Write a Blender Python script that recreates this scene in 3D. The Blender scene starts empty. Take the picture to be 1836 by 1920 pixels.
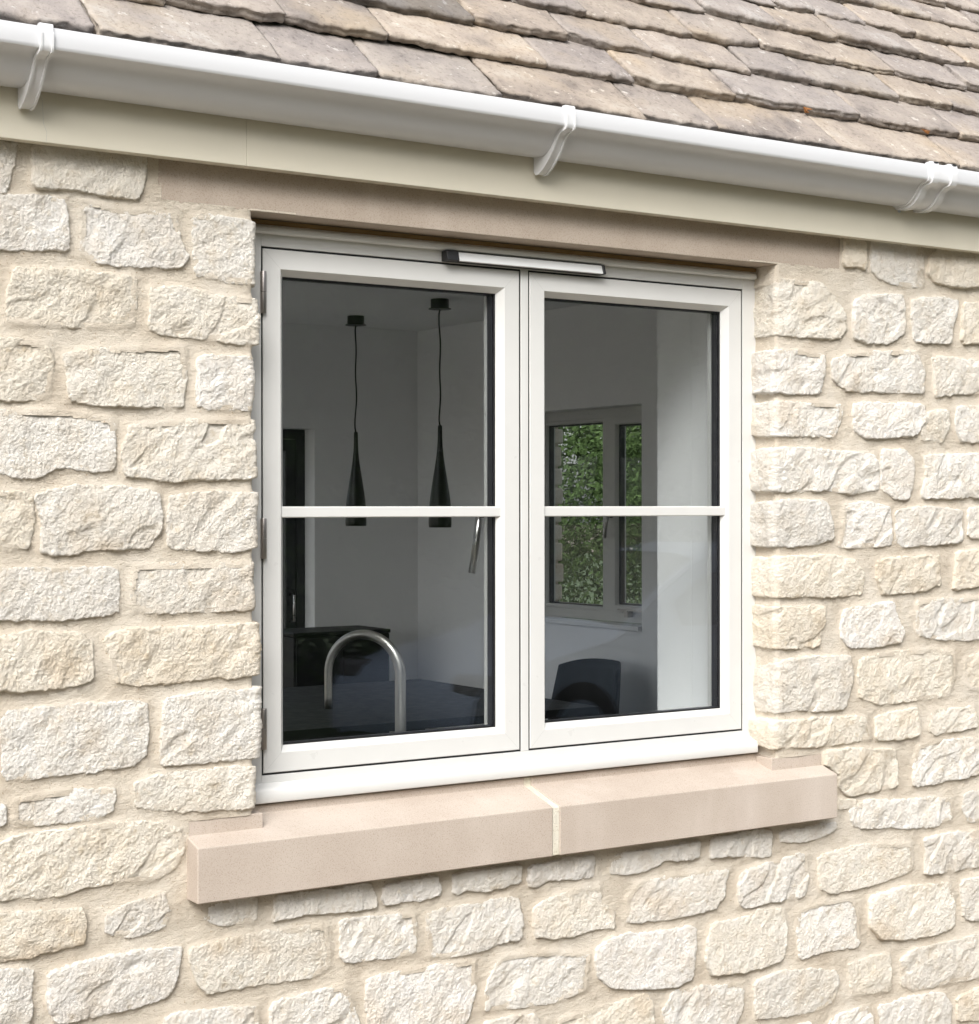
import bpy, math, random
import numpy as np
from mathutils import Matrix, Vector
random.seed(7); rng = np.random.default_rng(7)
S = bpy.context.scene; COL = S.collection
R = math.radians

# ------------------------------------------------------------------ camera
cd = bpy.data.cameras.new('camera'); cam = bpy.data.objects.new('camera', cd); COL.objects.link(cam)
cam.location = (0.0, -3.10, 1.60)
cd.sensor_fit = 'HORIZONTAL'; cd.sensor_width = 36.0; cd.lens = 36.0 * 3308.5 / 1836.0
yaw, pit, rol = R(33.65475), R(-0.1416), R(-0.05697)
fw = Vector((math.sin(yaw) * math.cos(pit), math.cos(yaw) * math.cos(pit), math.sin(pit)))
ri = Vector((math.cos(yaw), -math.sin(yaw), 0)); up = ri.cross(fw)
ri2 = ri * math.cos(rol) + up * math.sin(rol); up2 = up * math.cos(rol) - ri * math.sin(rol)
cam.rotation_mode = 'QUATERNION'
cam.rotation_quaternion = Matrix((ri2, up2, -fw)).transposed().to_quaternion()
cd.clip_start = 0.05; cd.clip_end = 600
S.camera = cam

# ------------------------------------------------------------------ sky, sun, exposure
SUN_DIR = Vector((-0.52, -0.60, 0.69)).normalized()          # towards the sun: up, left, behind the camera
w = bpy.data.worlds.new('World'); S.world = w; w.use_nodes = True
nt = w.node_tree; bg = nt.nodes['Background']
sky = nt.nodes.new('ShaderNodeTexSky'); sky.sky_type = 'NISHITA'; sky.sun_disc = False
sky.sun_elevation = math.asin(SUN_DIR.z); sky.sun_rotation = math.atan2(SUN_DIR.x, SUN_DIR.y)
sky.dust_density = 3.0; sky.air_density = 1.0; sky.ozone_density = 1.0
hs = nt.nodes.new('ShaderNodeHueSaturation'); hs.inputs['Saturation'].default_value = 0.30   # cloud-veiled sky
nt.links.new(sky.outputs[0], hs.inputs['Color']); nt.links.new(hs.outputs[0], bg.inputs[0])
bg.inputs[1].default_value = 0.105
sl = bpy.data.lights.new('sun', 'SUN'); sl.energy = 1.3; sl.angle = R(34); sl.color = (1.0, 0.99, 0.975)
so = bpy.data.objects.new('sun', sl); COL.objects.link(so); so.location = (-6, -8, 12)
so.rotation_mode = 'QUATERNION'; so.rotation_quaternion = (-SUN_DIR).to_track_quat('-Z', 'Y')
S.view_settings.view_transform = 'Standard'; S.view_settings.look = 'None'
S.view_settings.gamma = 1.0; S.view_settings.use_curve_mapping = False
S.view_settings.exposure = 1.38
S.render.engine = 'CYCLES'
S.cycles.transparent_max_bounces = 24; S.cycles.max_bounces = 10; S.cycles.diffuse_bounces = 6
S.cycles.use_denoising = True

# ------------------------------------------------------------------ noise
_perm = np.random.default_rng(11).permutation(4096).astype(np.int64)
def _hash(ix, iy, seed): return _perm[(_perm[(_perm[ix & 4095] + iy) & 4095] + seed) & 4095]
def perlin(x, y, seed=0):
    xi = np.floor(x).astype(np.int64); yi = np.floor(y).astype(np.int64); xf = x - xi; yf = y - yi
    u = xf * xf * xf * (xf * (xf * 6 - 15) + 10); v = yf * yf * yf * (yf * (yf * 6 - 15) + 10)
    def g(ox, oy):
        a = _hash(xi + ox, yi + oy, seed) * (2 * math.pi / 4096); return np.cos(a) * (xf - ox) + np.sin(a) * (yf - oy)
    a = g(0, 0); b = g(1, 0); c = g(0, 1); d = g(1, 1)
    return 1.5 * ((a + u * (b - a)) * (1 - v) + (c + u * (d - c)) * v)
def fbm(x, y, seed=0, octv=4, gain=0.5, ridged=False):
    s = np.zeros_like(x); a = 1.0; f = 1.0; t = 0.0
    for i in range(octv):
        n = perlin(x * f, y * f, seed + 17 * i)
        if ridged: n = 1 - 2 * np.abs(n)
        s += a * n; t += a; a *= gain; f *= 2.03
    return s / t
def sstep(a, b, x):
    t = np.clip((x - a) / (b - a), 0, 1); return t * t * (3 - 2 * t)

# ------------------------------------------------------------------ materials
def mat(name): 
    m = bpy.data.materials.new(name); m.use_nodes = True; return m, m.node_tree, m.node_tree.nodes['Principled BSDF']
class NB:
    def __init__(s, nt): s.nt = nt
    def n(s, t, **kw):
        o = s.nt.nodes.new(t)
        for k, v in kw.items(): setattr(o, k, v)
        return o
    def l(s, a, b): s.nt.links.new(a, b)
    def coord(s, scale=(1, 1, 1), rnd=True):
        tc = s.n('ShaderNodeTexCoord'); mp = s.n('ShaderNodeMapping'); mp.inputs['Scale'].default_value = scale
        s.l(tc.outputs['Object'], mp.inputs['Vector'])
        if rnd:
            oi = s.n('ShaderNodeObjectInfo'); ml = s.n('ShaderNodeMath', operation='MULTIPLY'); ml.inputs[1].default_value = 91.0
            s.l(oi.outputs['Random'], ml.inputs[0]); s.l(ml.outputs[0], mp.inputs['Location'])
        return mp.outputs[0]
    def noise(s, vec, scale, detail=6, rough=0.6):
        o = s.n('ShaderNodeTexNoise'); o.inputs['Scale'].default_value = scale; o.inputs['Detail'].default_value = detail
        o.inputs['Roughness'].default_value = rough
        if vec is not None: s.l(vec, o.inputs['Vector'])
        return o.outputs['Fac']
    def ramp(s, fac, stops):
        o = s.n('ShaderNodeValToRGB'); e = o.color_ramp.elements
        while len(e) < len(stops): e.new(0.5)
        for i, (p, c) in enumerate(stops):
            e[i].position = p; e[i].color = (*c, 1) if len(c) == 3 else c
        s.l(fac, o.inputs[0]); return o.outputs[0]
    def mix(s, fac, a, b, mode='MIX'):
        o = s.n('ShaderNodeMix', data_type='RGBA', blend_type=mode)
        for k, v in ((0, fac), (6, a), (7, b)):
            if isinstance(v, (int, float)): o.inputs[k].default_value = v
            elif isinstance(v, tuple): o.inputs[k].default_value = (*v, 1)
            else: s.l(v, o.inputs[k])
        return o.outputs[2]
    def bump(s, h, strength, dist, bsdf, prev=None):
        o = s.n('ShaderNodeBump'); o.inputs['Strength'].default_value = strength; o.inputs['Distance'].default_value = dist
        s.l(h, o.inputs['Height'])
        if prev is not None: s.l(prev, o.inputs['Normal'])
        s.l(o.outputs[0], bsdf.inputs['Normal']); return o.outputs[0]
G3 = lambda v: (v, v, v)

def m_rubble():
    m, t, b = mat('limestone'); q = NB(t); v = q.coord()
    oi = q.n('ShaderNodeObjectInfo')
    n1 = q.noise(v, 14, 5, 0.6); n2 = q.noise(v, 60, 6, 0.65); n3 = q.noise(v, 5, 3)
    c = q.ramp(n1, [(0.30, (0.755, 0.69, 0.595)), (0.5, (0.83, 0.785, 0.71)), (0.72, (0.86, 0.83, 0.775))])
    warm = q.ramp(n3, [(0.56, G3(0)), (0.74, G3(1))])
    c = q.mix(q.ramp(n3, [(0.58, G3(0)), (0.76, G3(0.7))]), c, (0.64, 0.51, 0.365))
    sp = q.ramp(n2, [(0.28, (0.80, 0.74, 0.64)), (0.46, G3(1)), (1.0, G3(1))])
    c = q.mix(0.8, c, sp, 'MULTIPLY'); c = q.mix(1.0, c, oi.outputs['Color'], 'MULTIPLY')
    q.l(c, b.inputs['Base Color']); b.inputs['Roughness'].default_value = 0.95; b.inputs['Specular IOR Level'].default_value = 0.15
    b1 = q.bump(q.noise(v, 330, 5, 0.7), 1.0, 0.0036, b); q.bump(q.noise(v, 150, 5, 0.75), 0.9, 0.005, b, b1)
    return m
def m_mortar(name='lime_mortar', col=((0.545, 0.47, 0.375), (0.635, 0.565, 0.465), (0.69, 0.63, 0.54))):
    m, t, b = mat(name); q = NB(t); v = q.coord(rnd=False)
    vb = q.coord((0.6, 1, 1.5), rnd=False)
    c = q.ramp(q.noise(v, 7, 6, 0.6), [(0.32, col[0]), (0.5, col[1]), (0.7, col[2])])
    sp = q.ramp(q.noise(v, 240, 2, 0.5), [(0.26, (0.62, 0.52, 0.40)), (0.36, G3(1)), (1, G3(1))])
    c = q.mix(0.8, c, sp, 'MULTIPLY')
    q.l(c, b.inputs['Base Color']); b.inputs['Roughness'].default_value = 0.97; b.inputs['Specular IOR Level'].default_value = 0.1
    b1 = q.bump(q.noise(vb, 120, 5, 0.7), 0.8, 0.004, b); q.bump(q.noise(v, 380, 4, 0.7), 0.9, 0.003, b, b1)
    return m
def m_dressed():
    m, t, b = mat('dressed_stone'); q = NB(t); v = q.coord()
    vs = q.coord((1, 1, 0.22))
    c = q.ramp(q.noise(v, 4, 5, 0.6), [(0.3, (0.415, 0.35, 0.293)), (0.5, (0.455, 0.388, 0.329)), (0.7, (0.50, 0.435, 0.375))])
    st = q.ramp(q.noise(vs, 9, 4, 0.6), [(0.54, G3(0)), (0.80, G3(0.28))])
    c = q.mix(st, c, (0.66, 0.59, 0.54))
    oi = q.n('ShaderNodeObjectInfo'); c = q.mix(1.0, c, oi.outputs['Color'], 'MULTIPLY')
    gr = q.ramp(q.noise(v, 420, 2, 0.5), [(0.3, (0.80, 0.76, 0.72)), (0.45, G3(1)), (0.75, (1.06, 1.05, 1.04))])
    c = q.mix(1.0, c, gr, 'MULTIPLY')
    q.l(c, b.inputs['Base Color']); b.inputs['Roughness'].default_value = 0.9; b.inputs['Specular IOR Level'].default_value = 0.2
    b1 = q.bump(q.noise(v, 600, 3, 0.6), 0.35, 0.0008, b); q.bump(q.noise(v, 12, 3, 0.5), 0.25, 0.003, b, b1)
    return m
def m_slate():
    m, t, b = mat('roof_stone'); q = NB(t); v = q.coord()
    oi = q.n('ShaderNodeObjectInfo')
    c = q.ramp(q.noise(v, 7, 6, 0.62), [(0.28, (0.17, 0.152, 0.142)), (0.44, (0.29, 0.257, 0.232)), (0.58, (0.345, 0.305, 0.268)), (0.75, (0.43, 0.40, 0.365))])
    oc = q.ramp(q.noise(v, 3.2, 4, 0.6), [(0.54, G3(0)), (0.72, G3(0.6))])
    c = q.mix(oc, c, (0.39, 0.315, 0.22))
    li = q.ramp(q.noise(v, 30, 4, 0.7), [(0.62, G3(0)), (0.69, G3(0.65))])
    c = q.mix(li, c, (0.60, 0.57, 0.52))
    dk = q.ramp(q.noise(v, 90, 5, 0.7), [(0.30, (0.5, 0.47, 0.45)), (0.47, G3(1)), (1, G3(1))])
    c = q.mix(0.8, c, dk, 'MULTIPLY'); c = q.mix(1.0, c, oi.outputs['Color'], 'MULTIPLY')
    q.l(c, b.inputs['Base Color']); b.inputs['Roughness'].default_value = 0.9; b.inputs['Specular IOR Level'].default_value = 0.25
    b1 = q.bump(q.noise(v, 70, 6, 0.65), 0.7, 0.004, b); q.bump(q.noise(v, 300, 4, 0.65), 0.6, 0.002, b, b1)
    return m
def m_paint(name, col, rough=0.35, var=0.03, bump=0.0, spec=0.5):
    m, t, b = mat(name); q = NB(t); v = q.coord(rnd=False)
    c = q.ramp(q.noise(v, 9, 5, 0.6), [(0.3, tuple(x * (1 - var) for x in col)), (0.7, tuple(min(1, x * (1 + var)) for x in col))])
    q.l(c, b.inputs['Base Color'])
    if var > 0.005:
        r = q.ramp(q.noise(v, 25, 4, 0.6), [(0.3, G3(max(0.02, rough - 0.06))), (0.7, G3(rough + 0.07))]); q.l(r, b.inputs['Roughness'])
    else: b.inputs['Roughness'].default_value = rough
    b.inputs['Specular IOR Level'].default_value = spec
    if bump: q.bump(q.noise(v, 160, 3, 0.6), bump, 0.001, b)
    return m
def m_metal(name, col, rough):
    m = m_paint(name, col, rough, 0.08); m.node_tree.nodes['Principled BSDF'].inputs['Metallic'].default_value = 1.0; return m
def m_glass():
    m = bpy.data.materials.new('window_glass'); m.use_nodes = True; t = m.node_tree; q = NB(t)
    for n in list(t.nodes): t.nodes.remove(n)
    out = q.n('ShaderNodeOutputMaterial'); tr = q.n('ShaderNodeBsdfTransparent'); gl = q.n('ShaderNodeBsdfGlossy'); mx = q.n('ShaderNodeMixShader')
    tr.inputs[0].default_value = (0.965, 0.972, 0.972, 1); gl.inputs['Roughness'].default_value = 0.0
    ge = q.n('ShaderNodeNewGeometry'); d = q.n('ShaderNodeVectorMath', operation='DOT_PRODUCT')
    q.l(ge.outputs['Normal'], d.inputs[0]); q.l(ge.outputs['Incoming'], d.inputs[1])
    a = q.n('ShaderNodeMath', operation='ABSOLUTE'); q.l(d.outputs['Value'], a.inputs[0])
    o = q.n('ShaderNodeMath', operation='SUBTRACT'); o.inputs[0].default_value = 1.0; q.l(a.outputs[0], o.inputs[1])
    p = q.n('ShaderNodeMath', operation='POWER'); p.inputs[1].default_value = 5.0; q.l(o.outputs[0], p.inputs[0])
    f = q.n('ShaderNodeMath', operation='MULTIPLY_ADD'); f.inputs[1].default_value = 0.96; f.inputs[2].default_value = 0.04; q.l(p.outputs[0], f.inputs[0])
    q.l(f.outputs[0], mx.inputs[0]); q.l(tr.outputs[0], mx.inputs[1]); q.l(gl.outputs[0], mx.inputs[2]); q.l(mx.outputs[0], out.inputs[0])
    return m
def m_leaf():
    m, t, b = mat('leaf'); q = NB(t)
    g = q.n('ShaderNodeNewGeometry'); nz = q.noise(q.coord(rnd=False), 1.6, 3, 0.6)
    a1 = q.n('ShaderNodeMath', operation='MULTIPLY'); a1.inputs[1].default_value = 0.32; q.l(g.outputs['Random Per Island'], a1.inputs[0])
    a2 = q.n('ShaderNodeMath', operation='MULTIPLY_ADD'); a2.inputs[1].default_value = 0.9; q.l(nz, a2.inputs[0]); q.l(a1.outputs[0], a2.inputs[2])
    c = q.ramp(a2.outputs[0], [(0.30, (0.045, 0.075, 0.025)), (0.55, (0.075, 0.125, 0.04)), (0.75, (0.105, 0.165, 0.055)), (0.95, (0.15, 0.21, 0.075))])
    q.l(c, b.inputs['Base Color']); b.inputs['Roughness'].default_value = 0.8; b.inputs['Specular IOR Level'].default_value = 0.2
    b.inputs['Transmission Weight'].default_value = 0.0
    return m
def m_gravel():
    m, t, b = mat('gravel'); q = NB(t); v = q.coord(rnd=False)
    vo = q.n('ShaderNodeTexVoronoi'); vo.inputs['Scale'].default_value = 60; q.l(v, vo.inputs['Vector'])
    c = q.ramp(q.noise(v, 50, 4), [(0.3, (0.17, 0.145, 0.11)), (0.7, (0.27, 0.23, 0.185))])
    q.l(c, b.inputs['Base Color']); b.inputs['Roughness'].default_value = 0.95
    q.bump(vo.outputs['Distance'], 0.8, 0.012, b)
    return m
M = dict(stone=m_rubble(), mortar=m_mortar(), joint=m_mortar('sill_joint', ((0.66, 0.60, 0.47), (0.72, 0.67, 0.55), (0.76, 0.72, 0.62))),
         dressed=m_dressed(), slate=m_slate(),
         gutter=m_paint('gutter_plastic', (0.585, 0.588, 0.595), 0.30, 0.0), clip=m_paint('clip_plastic', (0.66, 0.662, 0.665), 0.24, 0.0),
         litter=m_paint('dry_leaf', (0.45, 0.20, 0.07), 0.8, 0.3), fascia=m_paint('fascia_paint', (0.63, 0.585, 0.475), 0.42, 0.02, 0.12), frame=m_paint('frame_finish', (0.625, 0.62, 0.597), 0.33, 0.02),
         black=m_paint('black_rubber', (0.012, 0.012, 0.013), 0.5), spacer=m_paint('spacer_black', (0.018, 0.018, 0.022), 0.35),
         vent=m_paint('vent_cover', (0.80, 0.81, 0.80), 0.35, 0.01), vblack=m_paint('vent_black', (0.015, 0.015, 0.016), 0.4),
         seam=m_paint('seam_grey', (0.42, 0.42, 0.40), 0.6), hinge=m_metal('hinge_metal', (0.36, 0.33, 0.31), 0.38), steel=m_metal('brushed_steel', (0.52, 0.50, 0.47), 0.36), dsteel=m_metal('handle_steel', (0.45, 0.44, 0.43), 0.3),
         glass=m_glass(), plaster=m_paint('white_plaster', (0.87, 0.868, 0.864), 0.9, 0.01, 0.1, 0.2), floor=m_paint('grey_floor', (0.20, 0.195, 0.19), 0.4, 0.1),
         gloss=m_paint('black_gloss', (0.010, 0.010, 0.011), 0.25, 0.1), satin=m_paint('black_satin', (0.012, 0.012, 0.013), 0.5, 0.1, 0.0, 0.25),
         table=m_paint('dark_table', (0.020, 0.020, 0.022), 0.55, 0.1, 0.0, 0.2), shade=m_paint('black_shade', (0.012, 0.014, 0.013), 0.35, 0.1),
         white=m_paint('white_gloss', (0.74, 0.74, 0.73), 0.35), leaf=m_leaf(), gravel=m_gravel(),
         carpaint=m_paint('car_paint', (0.30, 0.36, 0.47), 0.15, 0.0), tyre=m_paint('tyre', (0.02, 0.02, 0.02), 0.8), carglass=m_paint('car_glass', (0.02, 0.025, 0.03), 0.04, 0.0), lens=m_paint('lamp_lens', (0.12, 0.12, 0.13), 0.1, 0.0), bark=m_paint('bark', (0.11, 0.085, 0.06), 0.9, 0.3, 0.6), bgrey=m_paint('dark_frame', (0.022, 0.024, 0.027), 0.4), shadebrown=m_paint('head_shade_brown', (0.30, 0.19, 0.08), 0.8, 0.15, 0.2),
         felt=m_paint('roof_felt', (0.05, 0.045, 0.04), 0.9), zinc=m_metal('zinc', (0.55, 0.58, 0.62), 0.35), soil=m_paint('lawn_soil', (0.05, 0.08, 0.025), 0.95, 0.3))

# ------------------------------------------------------------------ object helpers
def put(name, me, parent=None, loc=None, kind=None):
    o = bpy.data.objects.new(name, me); COL.objects.link(o)
    if loc is not None: o.location = loc; WL[o.name] = Vector(loc)
    if parent is not None:
        o.parent = parent; o.matrix_parent_inverse = Matrix.Translation(-world_loc(parent))
    if kind: o['kind'] = kind
    return o
WL = {}
def world_loc(o): return WL.get(o.name, Vector((0, 0, 0)))
def mesh(name, v, f, m, smooth=False):
    me = bpy.data.meshes.new(name); v = np.asarray(v, np.float32)
    if isinstance(f, np.ndarray):
        k = f.shape[1]; me.vertices.add(len(v)); me.vertices.foreach_set('co', v.ravel())
        me.loops.add(f.size); me.loops.foreach_set('vertex_index', f.astype(np.int32).ravel())
        me.polygons.add(len(f)); me.polygons.foreach_set('loop_start', np.arange(0, f.size, k, dtype=np.int32))
        me.polygons.foreach_set('loop_total', np.full(len(f), k, np.int32)); me.update(calc_edges=True)
    else:
        me.from_pydata([tuple(map(float, p)) for p in v], [], [tuple(q) for q in f]); me.update()
    if m is not None: me.materials.append(m)
    if smooth: me.polygons.foreach_set('use_smooth', np.ones(len(me.polygons), bool))
    return me
def fixn(me):
    import bmesh
    bm = bmesh.new(); bm.from_mesh(me); bmesh.ops.recalc_face_normals(bm, faces=bm.faces[:]); bm.to_mesh(me); bm.free(); return me
def part(name, v, f, m, parent=None, smooth=False, bevel=0.0, seg=2, fix=True):
    """verts in world space; the object's origin goes to the middle of its bounds"""
    v = np.asarray(v, float); c = (v.min(0) + v.max(0)) / 2
    me = mesh(name, v - c, f, m, smooth)
    if fix: fixn(me)
    o = put(name, me, parent, Vector(c))
    if bevel:
        b = o.modifiers.new('edge', 'BEVEL'); b.width = bevel; b.segments = seg; b.limit_method = 'ANGLE'; b.angle_limit = R(40)
        if smooth is False: me.polygons.foreach_set('use_smooth', np.ones(len(me.polygons), bool)); b.harden_normals = True
    return o
def thing(name, label, cat, loc=(0, 0, 0), group=None, kind='thing'):
    o = bpy.data.objects.new(name, None); COL.objects.link(o); o.location = loc; o.empty_display_size = 0.1
    WL[o.name] = Vector(loc); o['label'] = label; o['category'] = cat
    if kind: o['kind'] = kind
    if group: o['group'] = group
    return o
def box(x0, x1, y0, y1, z0, z1):
    v = [(x, y, z) for x in (x0, x1) for y in (y0, y1) for z in (z0, z1)]
    return v, [(0, 1, 3, 2), (4, 6, 7, 5), (0, 4, 5, 1), (2, 3, 7, 6), (0, 2, 6, 4), (1, 5, 7, 3)]
def join(*vf):
    V = []; F = []
    for v, f in vf:
        k = len(V); V += [tuple(p) for p in v]; F += [tuple(i + k for i in q) for q in f]
    return V, F
def extrude(prof, a0, a1, mp):
    """closed 2D profile swept from a0 to a1; mp(p, q, a) -> xyz"""
    n = len(prof); v = [mp(p, q, a0) for p, q in prof] + [mp(p, q, a1) for p, q in prof]
    f = [(i, (i + 1) % n, n + (i + 1) % n, n + i) for i in range(n)] + [tuple(range(n))[::-1], tuple(range(n, 2 * n))]
    return v, f
def ring(x0, x1, z0, z1, prof, mp=lambda x, y, z: (x, y, z)):
    """mitred rectangular frame; prof is a closed list of (inset, depth)"""
    n = len(prof); v = []
    for cx, cz, sx, sz in ((x0, z0, 1, 1), (x1, z0, -1, 1), (x1, z1, -1, -1), (x0, z1, 1, -1)):
        v += [mp(cx + sx * u, y, cz + sz * u) for u, y in prof]
    f = [(c * n + i, c * n + (i + 1) % n, ((c + 1) % 4) * n + (i + 1) % n, ((c + 1) % 4) * n + i) for c in range(4) for i in range(n)]
    return v, f
def rect(u0, u1, y0, y1): return [(u0, y0), (u1, y0), (u1, y1), (u0, y1)]
def tube(pts, rad, n=16, cap=True):
    pts = [Vector(p) for p in pts]; rad = rad if isinstance(rad, (list, tuple)) else [rad] * len(pts); v = []; f = []
    t0 = (pts[1] - pts[0]).normalized(); nrm = t0.orthogonal().normalized()
    for i, p in enumerate(pts):
        t = (pts[min(i + 1, len(pts) - 1)] - pts[max(i - 1, 0)]).normalized()
        nrm = (nrm - t * nrm.dot(t)).normalized(); bn = t.cross(nrm)
        v += [tuple(p + (nrm * math.cos(2 * math.pi * k / n) + bn * math.sin(2 * math.pi * k / n)) * rad[i]) for k in range(n)]
    for i in range(len(pts) - 1): f += [(i * n + k, i * n + (k + 1) % n, (i + 1) * n + (k + 1) % n, (i + 1) * n + k) for k in range(n)]
    if cap: f += [tuple(range(n))[::-1], tuple(range((len(pts) - 1) * n, len(pts) * n))]
    return v, f
def lathe(prof, c, n=32):
    v = [(c[0] + r * math.cos(2 * math.pi * k / n), c[1] + r * math.sin(2 * math.pi * k / n), c[2] + z) for r, z in prof for k in range(n)]
    f = [(i * n + k, i * n + (k + 1) % n, (i + 1) * n + (k + 1) % n, (i + 1) * n + k) for i in range(len(prof) - 1) for k in range(n)]
    f += [tuple(range(n))[::-1], tuple(range((len(prof) - 1) * n, len(prof) * n))]
    return v, f

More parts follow.
